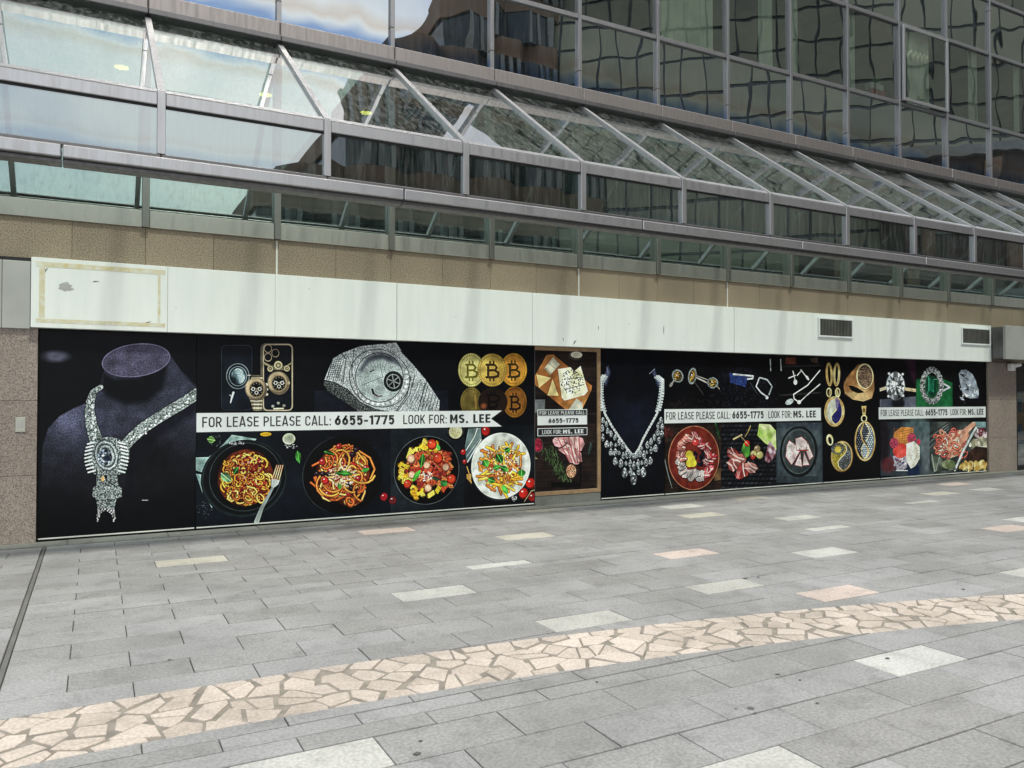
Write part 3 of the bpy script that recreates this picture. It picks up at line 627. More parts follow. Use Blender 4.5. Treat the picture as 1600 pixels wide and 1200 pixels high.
# --- the widest poster
c = Cv(1.075, 5.748, Z0, Z1, DK); CV['main'] = c
c.T(0, 0, 1); c.rect(300, 672, 612, 860, mott((18, 26, 36), (12, 16, 24), 60)); c.rect(610, 664, 727, 830, mott((34, 43, 50), (20, 26, 32), 50, .15)); c.rect(725, 664, 840, 820, mott((28, 36, 44), (10, 13, 17), 70, .12)); c.rect(491, 610, 700, 650, (24, 30, 42), .8)
c.T(340, 530, 10)                                           # phones and watches
def rrect(x0, y0, x1, y1, r, col, al=1.0):
    P = []
    for cx, cy, a in ((x1 - r, y0 + r, -90), (x1 - r, y1 - r, 0), (x0 + r, y1 - r, 90), (x0 + r, y0 + r, 180)): P += [(cx + r * math.cos(R(a + k)), cy + r * math.sin(R(a + k))) for k in (0, 30, 60, 90)]
    c.poly(P, col, al)
rrect(52, 88, 540, 1110, 70, (38, 48, 60)); rrect(64, 100, 528, 1098, 60, mott((12, 19, 28), (28, 38, 50), 30))
c.ell(315, 575, 175, 195, (130, 140, 145), 0, 1, 1, 1.2); c.ell(315, 575, 135, 150, (120, 140, 148), 0, 1, 1, 1.5); c.ell(320, 575, 110, 125, mott((25, 40, 48), (165, 195, 198), 8, .3)); c.line([(245, 830), (215, 930), (200, 990)], 34, (180, 190, 190), 1, 2, 18); c.line([(190, 870), (230, 900)], 14, (170, 180, 180)); c.line([(470, 560), (510, 560)], 14, (190, 195, 190))
rrect(668, 60, 1180, 1120, 80, (95, 90, 78)); rrect(705, 72, 1170, 1118, 70, (168, 158, 135)); rrect(722, 90, 1154, 1100, 56, mott((10, 14, 20), (20, 28, 40), 40))
for x, y in ((785, 145), (785, 280), (900, 215)): c.ell(x, y, 56, 60, (165, 150, 125), 0, 1, 1, 1.1); c.ell(x, y, 34, 36, (16, 20, 28))
c.line([(722, 370), (800, 410), (860, 440)], 30, (160, 150, 120)); c.line([(1150, 370), (1080, 415), (1020, 440)], 22, (140, 130, 105)); c.line([(830, 440), (1090, 450)], 70, (110, 105, 85))
for x, y, r in ((820, 460, 45), (945, 405, 66), (1080, 455, 46)): c.ell(x, y, r, r, (175, 168, 135)); c.ell(x, y, r * .6, r * .6, (95, 88, 65)); c.ell(x, y, r * .35, r * .35, (165, 155, 120))
def dial(x, y, r):
    c.ell(x, y, r * 1.12, r * 1.2, (110, 98, 80)); c.ell(x - r * .15, y - r * .15, r, r * 1.05, (190, 172, 138), 0, 1, 8); c.ell(x, y, r * .82, r * .88, (150, 132, 100), 0, 1, 2); c.ell(x, y, r * .7, r * .76, (14, 13, 14))
    for a in range(0, 360, 30): c.ell(x + .58 * r * math.cos(R(a)), y + .62 * r * math.sin(R(a)), 6, 6, (170, 165, 150))
    for dx, dy in ((-.34, -.03), (.34, -.03), (0, .34)): c.ell(x + dx * r, y + dy * r, r * .2, r * .2, (215, 208, 190)); c.ell(x + dx * r, y + dy * r, r * .12, r * .12, (20, 18, 18))
    c.line([(x - .2 * r, y - .15 * r), (x, y), (x + .25 * r, y - .2 * r)], 7, (200, 190, 160))
for i in range(3): c.line([(535, 570 + 35 * i), (690, 570 + 35 * i)], 26, ((95, 90, 76), (190, 180, 150), (120, 112, 92))[i])
for i in range(6): c.line([(520 + 8 * i, 960 + 28 * i), (690 - 2 * i, 960 + 28 * i)], 24, ((190, 180, 150), (110, 104, 86))[i % 2]); c.line([(570, 960 + 28 * i), (640, 960 + 28 * i)], 24, (225, 218, 190) if i % 2 == 0 else (140, 132, 108))
for dy in (-75, 0, 80): c.ell(765, 780 + dy, 24, 22, (200, 195, 175))
c.poly([(480, 660), (720, 650), (745, 780), (720, 930), (500, 940), (450, 800)], (140, 124, 98)); dial(605, 780, 150); dial(955, 685, 150); c.ell(1108, 680, 20, 26, (170, 160, 130))
for x, y in ((860, 1045), (945, 995), (1035, 1035)): c.ell(x, y, 24, 22, (150, 150, 145))
c.line([(880, 1085), (1020, 1080)], 26, (195, 188, 165))
# diamond watch
c.T(460, 520, 4.1)
sil = lambda lo=85, hi=250: sparkle(lo, hi, 3.0, (.95, 1, 1), .85)
c.poly([(190, 300), (185, 330), (215, 375), (320, 440), (420, 510), (560, 515), (860, 512), (700, 440), (400, 380), (300, 320)], sparkle(10, 150, 3), 1, 2)
c.poly([(190, 300), (245, 165), (300, 130), (420, 85), (540, 72), (640, 70), (690, 130), (760, 205), (840, 300), (930, 435), (925, 495), (870, 515), (740, 505), (640, 510), (520, 490), (420, 440), (340, 360), (260, 318)], sil(), 1, 2)
for i in range(6): c.line([(205 + 14 * i, 300), (250 + 15 * i, 150 - 3 * i)], 3, (60, 66, 68), .8)
for i in range(6): c.line([(790 + 22 * i, 500), (835 + 17 * i, 320 + 21 * i)], 4, (45, 52, 56), .8)
c.line([(745, 280), (720, 400), (650, 500)], 6, (40, 46, 50)); c.line([(330, 160), (300, 320)], 3, (70, 76, 78))
c.ell(548, 290, 192, 182, (60, 66, 70), 20, 1, 1, 1.5); c.ell(548, 290, 178, 168, sparkle(90, 250, 3.4, (.95, 1, 1), .8), 20); c.ell(545, 285, 150, 158, (55, 60, 64), 20, 1, 1, 1.6); c.ell(545, 285, 145, 152, sparkle(130, 225, 2.2, (.93, 1, .99), .9), 20)
c.poly([(410, 240), (470, 150), (560, 128), (650, 160), (690, 220), (640, 195), (560, 165), (480, 185), (430, 250)], (62, 66, 80), .75, 14)
for i in range(9):
    a = R(200 + i * 12); c.line([(545 + 60 * math.cos(a), 285 + 60 * math.sin(a)), (545 + 138 * math.cos(a), 285 + 146 * math.sin(a))], 2.4, (95, 105, 106), .7)
for r_ in (70, 95, 120): c.ell(545, 285, r_, r_ * 1.05, (110, 120, 120), 20, .5, 1, .5)
c.line([(565, 280), (430, 335)], 3, (60, 66, 66)); c.line([(485, 250), (505, 238)], 8, (45, 48, 50)); c.line([(565, 280), (545, 200)], 2.4, (85, 90, 90))
c.ell(633, 310, 62, 66, (35, 40, 42)); c.ell(633, 310, 50, 53, (22, 26, 28)); c.ell(633, 310, 42, 44, (150, 158, 158), 0, 1, 1, 1.4)
for a in (20, 80, 140, 200, 260, 320): c.line([(633, 310), (633 + 44 * math.cos(R(a)), 310 + 46 * math.sin(R(a)))], 7, (135, 142, 142))
c.line([(500, 370), (508, 390), (530, 404), (562, 404)], 13, (110, 28, 45), 1, 1, 6); c.line([(498, 362), (504, 388)], 14, (25, 25, 28))
for i in range(16): a = R(-15 + i * 11); c.ell(548 + 172 * math.cos(a), 292 + 164 * math.sin(a), 10, 10, (235, 242, 242), 0, .9, 2)
c.poly([(590, 66), (650, 62), (685, 115), (640, 100)], sil(90, 235))
for P_ in ([(190, 302), (260, 318), (340, 362), (420, 442), (520, 490), (640, 510)], [(300, 132), (330, 170), (310, 325)], [(245, 165), (205, 305)], [(770, 270), (735, 400), (660, 500)], [(845, 310), (790, 500)], [(380, 110), (365, 250), (420, 430)]): c.line(P_, 5, (30, 36, 40), .75, 2)
for i in range(9): c.line([(250 - 5 * i, 175 + 13 * i), (300 - 1 * i, 165 + 15 * i)], 4, (50, 56, 60), .6, 2); c.line([(790 + 12 * i, 330 + 18 * i), (740 + 16 * i, 440 + 7 * i)], 4, (45, 52, 56), .6, 2)
# coins
c.T(700, 540, 9.23)
def coin(x, y, rx, ry, c0, c1, glyph, gc):
    c.ell(x, y, rx, ry, tuple(q * .62 for q in c1)); c.ell(x, y, rx * .96, ry * .965, mott(c0, c1, 55, .12)); c.ell(x, y, rx * .84, ry * .85, tuple(q * .6 for q in c0), 0, .8, 1.5, .8)
    for a in range(0, 360, 9): c.line([(x + rx * .89 * math.cos(R(a)), y + ry * .9 * math.sin(R(a))), (x + rx * .945 * math.cos(R(a)), y + ry * .95 * math.sin(R(a)))], 5, tuple(q * .45 for q in c0), .8)
    if glyph:
        k = rx / 210
        for o in ((6, 6, tuple(min(255, q * 1.5) for q in gc)), (0, 0, gc)):
            X = x + o[0]; Y = y + o[1]; L_ = lambda p, wd: c.line([(X + a * k, Y + b * glyph) for a, b in p], wd, o[2])
            L_([(-62, -78), (-62, 100)], 34 * k); L_([(-88, -78), (30, -78), (62, -40), (40, 0), (-50, 4)], 30 * k); L_([(30, 4), (88, 35), (82, 85), (30, 102), (-88, 102)], 32 * k)
            for q in (-36, 18): L_([(q, -125), (q, -80)], 22 * k); L_([(q, 105), (q, 148)], 22 * k)
coin(335, 350, 190, 245, (150, 140, 55), (205, 195, 120), 1.0, (110, 105, 40)); coin(945, 345, 190, 240, (175, 110, 45), (235, 190, 55), 1.0, (70, 55, 25))
coin(335, 810, 158, 215, (75, 70, 30), (135, 115, 55), 0, 0); coin(960, 810, 170, 225, (85, 45, 22), (200, 140, 40), 1.0, (40, 25, 15)); coin(645, 810, 210, 205, (22, 16, 13), (60, 40, 28), -1.0, (14, 10, 10))
c.ell(510, 870, 45, 40, (160, 85, 50), 0, .8, 12); c.line([(390, 720), (400, 900)], 20, (205, 150, 70), .8, 8); coin(635, 350, 208, 240, (160, 125, 45), (215, 185, 90), 1.0, (70, 50, 28)); c.poly([(180, 968), (1000, 968), (830, 860), (850, 1010), (700, 1080), (180, 1080)], (8, 9, 12), .0)
# plate 1
c.T(300, 520, 3.87)
c.poly([(240, 615), (390, 640), (330, 700), (100, 750), (180, 680)], mott((120, 150, 145), (165, 190, 182), 6)); c.poly([(22, 752), (110, 750), (85, 850), (22, 830)], mott((125, 155, 150), (165, 192, 184), 6)); c.poly([(22, 850), (80, 860), (130, 1010), (120, 1060), (60, 960)], mott((120, 150, 146), (160, 188, 182), 6))
c.ell(320, 880, 255, 235, (24, 33, 37), 0); c.ell(322, 872, 240, 222, (14, 17, 19)); c.ell(325, 870, 212, 205, (62, 74, 78), 0, 1, 1.2, 1.2); c.ell(330, 872, 200, 192, (10, 11, 13)); c.ell(320, 880, 245, 226, (70, 84, 86), 0, .5, 2, 1)
YL = [(225, 165, 55), (205, 130, 40), (232, 180, 85), (190, 105, 40)]; SC = [(120, 26, 20), (150, 35, 25), (95, 18, 16), (170, 60, 40)]
c.pasta(325, 875, 178, 185, 130, 10, YL, (.1, .26)); c.bits(340, 860, 120, 130, 110, 10, SC, .9); [c.strand(random.uniform(200, 440), random.uniform(760, 1000), random.uniform(14, 40), random.uniform(0, 6), random.uniform(7, 11), 9, random.choice(YL), .7, random.uniform(0, 3)) for _ in range(26)]; c.ell(0, 0, 1, 1, (0, 0, 0), 0, 0); c.bits(330, 950, 130, 60, 40, 9, SC, .8); c.bits(350, 820, 90, 60, 50, 9, SC + [(200, 140, 120)], .9)
c.leaf(205, 872, 42, 28, 40, (120, 165, 110)); c.leaf(265, 832, 26, 18, -60); c.leaf(115, 645, 26, 22, 10, (110, 160, 80)); c.leaf(642, 750, 40, 18, 80, (50, 110, 60))
c.line([(390, 1140), (420, 1060), (490, 930)], 30, (150, 160, 155), 1, 1, 14); c.poly([(478, 930), (480, 880), (530, 890), (520, 915), (495, 935)], (190, 196, 190))
for i in range(4): c.line([(484 + 14 * i, 885), (512 + 12 * i, 800)], 6, (215, 170, 130))
c.ell(585, 640, 38, 34, mott((190, 200, 170), (240, 240, 225), 8)); c.bits(595, 685, 40, 14, 30, 3, [(200, 205, 200)]); c.bits(70, 1070, 50, 50, 30, 2, [(120, 130, 130)]); c.bits(270, 665, 45, 12, 40, 3, [(190, 195, 190)]); c.ell(445, 612, 34, 12, (225, 180, 40)); c.bits(140, 650, 40, 40, 30, 2, [(150, 160, 160)])
# plate 2
c.T(460, 670, 9.23)
for i in range(22): a = random.uniform(60, 1300); b = random.uniform(120, 1150); c.line([(a, b), (a + random.uniform(40, 120), b + random.uniform(-8, 8))], 5, (60, 72, 82), .5, 3)
c.ell(710, 660, 565, 560, (11, 11, 12)); c.ell(705, 660, 560, 555, (150, 160, 160), 0, .55, 2, .5); c.ell(715, 660, 556, 560, (11, 11, 12))
SP = [(232, 150, 60), (220, 125, 50), (238, 175, 95), (205, 95, 40)]
c.pasta(700, 640, 410, 430, 95, 27, SP, (.15, .42)); c.bits(700, 640, 330, 350, 90, 30, [(150, 35, 25), (185, 55, 35), (90, 25, 20)], .8); [c.strand(random.uniform(480, 920), random.uniform(440, 860), random.uniform(100, 300), random.uniform(0, 6), random.uniform(6.5, 9), 26, random.choice(SP), .8, random.uniform(0, 3)) for _ in range(34)]; c.pasta(800, 1040, 170, 70, 8, 34, SP, (.5, .9))
for i in range(16):
    a = i * 2.4; d = 90 + 20 * i; c.tomato(690 + d * math.cos(a), 640 + d * math.sin(a), random.uniform(36, 60), (190, 40, 38)); 
for i in range(9): a = i * 2.1 + 1; d = 170 + 28 * i; c.ell(690 + d * math.cos(a), 640 + d * math.sin(a), 48, 40, (40, 24, 34)); c.ell(680 + d * math.cos(a), 630 + d * math.sin(a), 14, 9, (150, 130, 140), 0, .7, 3)
for i in range(14): b = random.uniform(0, 6.28); c.strand(random.uniform(430, 980), random.uniform(360, 930), random.uniform(70, 190), b, b + random.uniform(2, 4.5), 26, random.choice(SP), .8, b)
c.bits(690, 680, 200, 160, 130, 14, [(235, 222, 190), (215, 195, 160)], .9)
for q in ((500, 345, 80, 34, 15), (710, 640, 130, 44, 5), (1020, 590, 60, 36, -20), (650, 830, 45, 34, 90), (55, 400, 90, 44, 80)): c.leaf(*q)
c.tomato(1290, 980, 55, (175, 30, 40)); c.tomato(1420, 1020, 52, (110, 35, 38))
# plate 3, fusilli
c.T(600, 665, 9.23)
c.ell(620, 640, 458, 490, (175, 180, 178), 0, .7, 2, .6); c.ell(620, 640, 450, 484, (10, 10, 11))
def fusilli(x, y, l, rot, col):
    c_, s_ = math.cos(rot), math.sin(rot); c.line([(x - l * c_, y - l * s_), (x + l * c_, y + l * s_)], 58, tuple(q * .45 for q in col))
    for i in range(-3, 4): u = i * l / 3.2; c.line([(x + u * c_ - 24 * s_ - 8 * c_, y + u * s_ + 24 * c_ - 8 * s_), (x + u * c_ + 24 * s_ + 8 * c_, y + u * s_ - 24 * c_ + 8 * s_)], 19, col if i % 2 else tuple(min(255, q * 1.15) for q in col))
FC = [(235, 185, 45), (245, 205, 80), (225, 165, 40)]; FR = [(190, 80, 45), (165, 55, 40), (215, 130, 70)]
for i in range(120):
    a = random.uniform(0, 6.28); d = random.random() ** .6 * .88; x, y = 615 + 420 * d * math.cos(a), 645 + 445 * d * math.sin(a); fusilli(x, y, random.uniform(45, 80), random.uniform(0, 3.1), random.choice(FR if d < .62 or (x > 800 and y > 300) else FC))
c.bits(640, 620, 260, 260, 60, 26, [(140, 35, 35), (170, 50, 40), (200, 90, 70)], .8)
for x, y, r, q in ((690, 270, 70, 0), (775, 470, 75, 0), (340, 840, 60, 0), (970, 770, 65, 0), (390, 480, 60, 1), (615, 570, 52, 1), (400, 710, 52, 1), (635, 900, 55, 1), (890, 600, 52, 1)):
    c.tomato(x, y, r, (205, 50, 25) if not q else (225, 165, 130)); c.ell(x, y, r * .6, r * .6, (225, 90, 50) if not q else (240, 215, 175), 0, .7, 8)
c.leaf(545, 500, 110, 44, 100, (70, 140, 50)); c.leaf(465, 720, 105, 36, 125, (60, 130, 45)); c.leaf(780, 310, 50, 26, 70); c.leaf(860, 830, 60, 50, 30, (45, 110, 50)); c.leaf(740, 760, 70, 30, 20, (40, 70, 45)); c.bits(600, 720, 100, 80, 40, 12, [(235, 230, 205)])
c.ell(1030, 90, 135, 120, (12, 12, 13)); c.ell(1030, 60, 120, 125, (120, 128, 125), 0, .6, 2, .8); c.ell(1030, 85, 95, 100, mott((195, 190, 140), (225, 220, 180), 6, .2)); c.tomato(125, 1075, 58, (115, 35, 38))
# plate 4, penne on white
c.T(715, 665, 9.23)
c.poly([(150, 45), (330, 30), (340, 210), (180, 500), (125, 540), (100, 300)], mott((85, 105, 108), (125, 145, 142), 20)); c.line([(280, 40), (240, 160), (120, 350)], 14, (215, 225, 215)); c.line([(335, 200), (230, 370), (140, 520)], 16, (220, 228, 220)); c.line([(320, 180), (130, 440)], 6, (200, 210, 205))
c.tomato(405, 75, 65); c.tomato(80, 380, 40); c.tomato(100, 520, 34); c.line([(130, 590), (165, 690)], 14, (190, 150, 80)); c.poly([(125, 700), (195, 690), (190, 770), (200, 840), (130, 760)], mott((150, 105, 40), (225, 190, 110), 14))
c.ell(630, 590, 425, 492, (60, 66, 66), 0, .8, 8); c.ell(628, 577, 418, 478, (222, 226, 216)); c.ell(628, 577, 330, 385, (196, 194, 178), 0, .8, 14)
PC = [(240, 190, 55), (230, 165, 50), (245, 205, 90), (215, 140, 60), (200, 120, 50)]
for i in range(95):
    a = random.uniform(0, 6.28); d = random.random() ** .6; x, y = 620 + 300 * d * math.cos(a), 600 + 350 * d * math.sin(a); t = random.gauss(a, .7); l = random.uniform(55, 100); q = random.choice(PC)
    p = [(x - l * math.cos(t), y - l * math.sin(t)), (x + l * math.cos(t), y + l * math.sin(t))]; c.line(p, 46, tuple(k * .45 for k in q)); c.line(p, 36, q); c.line([(a_, b_ - 7) for a_, b_ in p], 10, tuple(min(255, k * 1.2) for k in q))
c.bits(660, 560, 260, 260, 80, 20, [(150, 60, 35), (175, 85, 45), (110, 45, 30)], .75); c.bits(650, 500, 260, 220, 120, 12, [(240, 232, 200), (230, 215, 170)], .9)
for q in ((600, 470, 80, 60, 60), (560, 600, 60, 42, -20), (670, 620, 70, 46, 30), (715, 350, 50, 44, -30), (400, 540, 60, 56, 60), (485, 785, 60, 50, 20), (680, 920, 80, 40, 60), (920, 680, 55, 62, 90)): c.leaf(*q, (70, 150, 60))
c.tomato(1050, 830, 72, (200, 40, 28)); c.tomato(950, 975, 72, (190, 38, 28)); c.tomato(1075, 1030, 60, (150, 30, 30)); c.line([(960, 1090), (1060, 940), (1160, 910)], 12, (175, 150, 110)); c.bits(820, 1050, 40, 40, 14, 8, [(220, 225, 225)])

# --- the door
c = Cv(5.766, 6.862, .21, 2.312, mott((48, 37, 33), (26, 21, 22), 30, .2)).T(820, 540, 4.8); CV['door'] = c
for i in range(26): y = 60 + 42 * i; c.line([(50, y + random.uniform(-8, 8)), (300, y - 6), (560, y - 14)], random.uniform(3, 9), random.choice([(62, 46, 40), (20, 16, 17), (75, 55, 46)]), .6, 5)
c.poly([(62, 255), (165, 70), (215, 65), (505, 300), (500, 335), (430, 480), (310, 480), (70, 285)], mott((160, 100, 50), (205, 145, 80), 40))
for i in range(12): c.line([(80 + 18 * i, 290 + 16 * i), (190 + 24 * i, 90 + 17 * i)], 2.5, (135, 82, 40), .5, 2)
c.poly([(148, 170), (215, 85), (265, 140), (190, 220)], (200, 195, 170)); c.line([(180, 130), (235, 175)], 5, (150, 145, 125)); c.poly([(150, 170), (190, 220), (195, 205), (160, 165)], (160, 150, 120))
c.poly([(90, 215), (200, 240), (110, 315)], (225, 205, 140)); c.poly([(210, 250), (255, 375), (172, 372)], (225, 205, 140)); c.poly([(250, 175), (345, 160), (370, 195), (420, 150), (475, 340), (450, 370), (300, 412), (280, 390)], mott((225, 222, 175), (240, 238, 205), 30))
c.bits(355, 270, 85, 90, 130, 5, [(45, 55, 60), (70, 80, 75)]); c.line([(320, 250), (440, 235)], 5, (60, 70, 60)); c.line([(300, 330), (445, 290)], 5, (60, 70, 60)); c.poly([(330, 480), (390, 395), (435, 430), (435, 480)], (205, 205, 185)); c.poly([(62, 405), (155, 403), (150, 480), (62, 510)], (112, 118, 118)); c.ell(385, 70, 50, 40, (70, 66, 60)); c.ell(390, 68, 42, 24, (205, 200, 180))
for q in ((320, 740, 105, 30), (390, 730, 80, 80), (360, 820, 85, 60), (260, 720, 60, 20)): c.ham(q[0], q[1], q[2], q[3], (205, 150, 150))
for i in range(5): c.line([(250 + 40 * i, 690), (300 + 28 * i, 800), (340 + 20 * i, 880)], 9, (170, 75, 80), .8, 3)
c.poly([(195, 690), (445, 680), (470, 680), (470, 600), (195, 600)], (40, 32, 30), .9)
for i in range(120):
    t = random.random(); x = 165 + 150 * t + random.uniform(-40, 40); y = 760 + 230 * t + random.uniform(-30, 30); c.line([(x, y), (x + random.uniform(-25, 25), y + random.uniform(15, 50))], 4, random.choice([(60, 85, 50), (95, 120, 75), (40, 60, 38)]))
c.ell(103, 745, 38, 58, (75, 66, 66)); c.ell(103, 745, 32, 50, speck((130, 30, 50), .6, 3)); c.ell(350, 940, 45, 62, (60, 45, 38)); c.ell(350, 940, 36, 50, speck((190, 130, 100), .5, 3)); c.rect(200, 1025, 425, 1060, (14, 13, 14)); c.rect(410, 870, 428, 1030, (18, 16, 16)); c.leaf(488, 770, 50, 16, 100, (60, 75, 70)); c.leaf(75, 840, 24, 16, 20, (140, 130, 90))

# --- fringed necklace
c = Cv(6.93, 8.176, Z0, Z1, lambda U, V: arr((10, 12, 19)) * (1 + 1.5 * np.exp(-((U - 190) / 130) ** 2 - ((V - 330) / 170) ** 2) + .15 * (2 * wn(U, V, 2) - 1))[..., None]).T(820, 540, 4.8); CV['neck'] = c
c.poly([(625, 150), (640, 200), (610, 300), (580, 270), (600, 215)], (92, 102, 134), .9, 14); c.poly([(970, 170), (960, 210), (1000, 310), (1015, 270), (985, 220)], (96, 106, 138), .9, 14); c.ell(800, 300, 150, 110, (8, 9, 14), 0, .6, 40)
c.line([(615, 160), (620, 195)], 3, (150, 155, 175)); c.line([(972, 175), (935, 210)], 4, (140, 145, 165))
LP = [(600, 225), (572, 270), (568, 340), (578, 430), (600, 510), (650, 600), (710, 690), (765, 770), (815, 830)]; RP = [(990, 230), (1030, 262), (1025, 340), (1010, 430), (990, 510), (940, 600), (890, 690), (855, 770), (815, 830)]
for P in (LP, RP):
    c.line(P, 24, (60, 66, 72), .8, 3); c.line(P, 18, sparkle(110, 250, 3))
    for j in range(34):
        t = j / 33 * (len(P) - 1); i = min(int(t), len(P) - 2); t -= i; x = P[i][0] + (P[i + 1][0] - P[i][0]) * t; y = P[i][1] + (P[i + 1][1] - P[i][1]) * t; c.ell(x, y, 8, 9, (225, 234, 232)); c.ell(x, y, 3, 4, (120, 135, 140))
        if y < 500: c.ell(x - 16 if P is LP else x + 14, y, 9, 9, (190, 200, 200)); c.ell(x + 14 if P is LP else x - 14, y + 8, 7, 7, (170, 180, 182))
drops = [(585, 560, 15, 20), (580, 620, 14, 26), (585, 690, 15, 26), (610, 590, 14, 20), (620, 640, 14, 22), (615, 740, 18, 26), (645, 665, 14, 24), (645, 800, 18, 26), (645, 745, 14, 22), (677, 690, 14, 22), (678, 800, 17, 26), (680, 745, 11, 13), (705, 725, 14, 24), (707, 805, 11, 14), (735, 755, 15, 24), (737, 825, 13, 24), (765, 815, 16, 32), (678, 868, 18, 28), (720, 885, 17, 32), (757, 884, 12, 15), (790, 885, 13, 28), (818, 900, 14, 30), (848, 882, 13, 28), (876, 878, 12, 15), (908, 878, 16, 28), (940, 865, 17, 28), (862, 810, 15, 26), (892, 820, 14, 30), (912, 800, 11, 14), (918, 745, 14, 26), (945, 785, 14, 26), (980, 770, 19, 26), (945, 720, 14, 24), (875, 770, 11, 14), (970, 690, 14, 24), (1005, 712, 17, 24), (995, 650, 15, 24), (1025, 665, 18, 26), (1000, 600, 14, 22), (1020, 560, 16, 22), (1030, 610, 15, 24), (748, 955, 22, 36), (792, 948, 14, 28), (852, 942, 14, 28), (886, 950, 22, 36), (816, 1000, 24, 44), (816, 832, 16, 22), (790, 830, 11, 16), (842, 825, 11, 16)]
for x, y, a, b in drops: c.line([(x, y - b * 1.2), (x, y - b * .6)], 3, (150, 160, 165)); c.stone(x, y, a, b, 7, (205, 218, 222)); c.poly([(x - a * .5, y - b * .75), (x + a * .5, y - b * .75), (x, y - b * 1.25)], (190, 203, 205))

# --- earrings above, cold meat below
c = Cv(8.182, 11.846, Z0, Z1, mott((14, 14, 19), (9, 9, 12), 40)).T(1030, 550, 5.22); CV['jew'] = c
c.bits(700, 330, 290, 150, 420, 7, [(30, 32, 44), (42, 44, 58), (22, 23, 30), (55, 58, 72)], .6); c.bits(300, 430, 260, 50, 160, 5, [(44, 34, 36), (60, 46, 46)], .7); c.bits(640, 180, 160, 60, 120, 8, [(34, 36, 50), (46, 46, 60)], .5); c.rect(975, 30, 1312, 490, (10, 10, 12), .85)
def ear(x, y, rx, ry, rot): c.ell(x, y, rx * 1.3, ry * 1.25, sparkle(70, 210, 2.2), rot); c.ell(x, y, rx * .95, ry * .95, (30, 24, 18), rot); c.stone(x, y, rx * .85, ry * .85, 8, (215, 165, 80), rot)
c.line([(130, 215), (95, 270)], 12, (150, 145, 140)); c.ell(97, 265, 14, 10, (150, 145, 140), -50, 1, 1, 1.5); ear(150, 195, 36, 42, 20); c.line([(290, 200), (400, 255)], 12, (175, 170, 165)); c.line([(300, 190), (420, 235)], 6, (150, 145, 140)); ear(270, 195, 26, 55, 14); ear(436, 250, 34, 36, 0); c.line([(285, 240), (360, 345)], 4, (90, 88, 88)); c.line([(460, 265), (490, 300)], 6, (150, 140, 120))
c.poly([(570, 170), (720, 205), (705, 285), (580, 250)], lambda U, V: (50 + 130 * wn(U, V, 3))[..., None] * arr((.35, .5, .95))); c.line([(605, 180), (765, 195), (762, 215), (720, 220)], 14, (185, 190, 195)); c.line([(740, 250), (800, 340)], 8, (60, 60, 66)); c.line([(815, 212), (790, 280), (830, 330), (880, 365)], 12, (200, 205, 208)); c.line([(820, 208), (880, 225), (920, 280), (895, 345)], 12, sparkle(120, 255, 2.5)); c.ell(878, 370, 12, 14, (215, 220, 222))
for x in (905, 990): c.line([(x, 60), (x + 4, 150)], 10, sparkle(110, 240, 2.4))
c.rect(1030, 45, 1115, 98, (120, 62, 44), .8); c.poly([(1230, 55), (1290, 45), (1290, 90), (1245, 80)], (120, 95, 75), .7); c.line([(1000, 118), (1310, 108)], 12, (46, 46, 46)); c.line([(985, 352), (1310, 330)], 12, (48, 48, 48))
for q in ([(1055, 212), (1110, 190)], [(1090, 155), (1112, 245)], [(1125, 190), (1160, 150)], [(1155, 145), (1210, 215)]): c.line(q, 9, (205, 208, 205))
c.ell(1110, 245, 15, 22, (200, 204, 200)); c.ell(1208, 210, 18, 12, (210, 212, 208), 40); c.line([(1310, 150), (1210, 270), (1095, 345), (1100, 380), (1140, 410)], 10, (205, 206, 200)); c.line([(1310, 262), (1200, 355), (1145, 408)], 10, (205, 206, 200)); c.ell(1062, 405, 34, 22, sparkle(150, 255, 3), -15); c.ell(1140, 408, 16, 16, (215, 215, 210))
c.rect(30, 590, 512, 1140, mott((52, 38, 32), (24, 19, 19), 22, .25))
for i in range(18): y = 600 + 30 * i; c.line([(30, y), (510, y - 20)], random.uniform(3, 8), random.choice([(70, 50, 40), (18, 14, 14)]), .6, 4)
c.bits(70, 650, 50, 40, 24, 16, [(110, 50, 45), (80, 35, 35)]); c.leaf(475, 640, 80, 14, 75, (40, 80, 45)); c.line([(45, 880), (75, 1010), (105, 1110)], 12, (120, 125, 120), 1, 2, 4); c.poly([(440, 960), (505, 945), (500, 1040), (450, 1050)], mott((120, 90, 60), (70, 50, 36), 12))
c.ell(285, 862, 204, 262, (170, 110, 80)); c.ell(285, 862, 198, 255, (118, 40, 30)); c.ell(285, 862, 172, 226, (128, 46, 34), 0, 1, 4)
for i in range(36):
    a = i / 36 * 6.283; d = random.uniform(.52, .80); x, y = 285 + 175 * d * math.cos(a), 860 + 235 * d * math.sin(a); c.ham(x, y, random.uniform(34, 48), random.uniform(0, 180), random.choice([(190, 75, 85), (170, 50, 60)]) if a < .9 or a > 4.6 else ((205, 125, 110) if a > 3.1 else (190, 185, 182)))
c.bits(325, 865, 48, 70, 60, 12, [(12, 12, 22), (22, 22, 36), (50, 52, 70)]); [c.ell(x, y, 30, 32, (220, 205, 60), 0, 1, 4) for x, y in ((245, 835), (262, 870), (248, 905), (275, 905))]; c.tomato(300, 738, 30, (200, 60, 55))
c.rect(505, 585, 962, 1100, (14, 15, 19))
for j in range(15):
    for i in range(13): x = 520 + 36 * i + (j % 2) * 18; y = 600 + 36 * j; c.ell(x, y, 16, 9, random.choice([(44, 47, 54), (58, 62, 70), (34, 36, 42)]), -8, .9, 3)
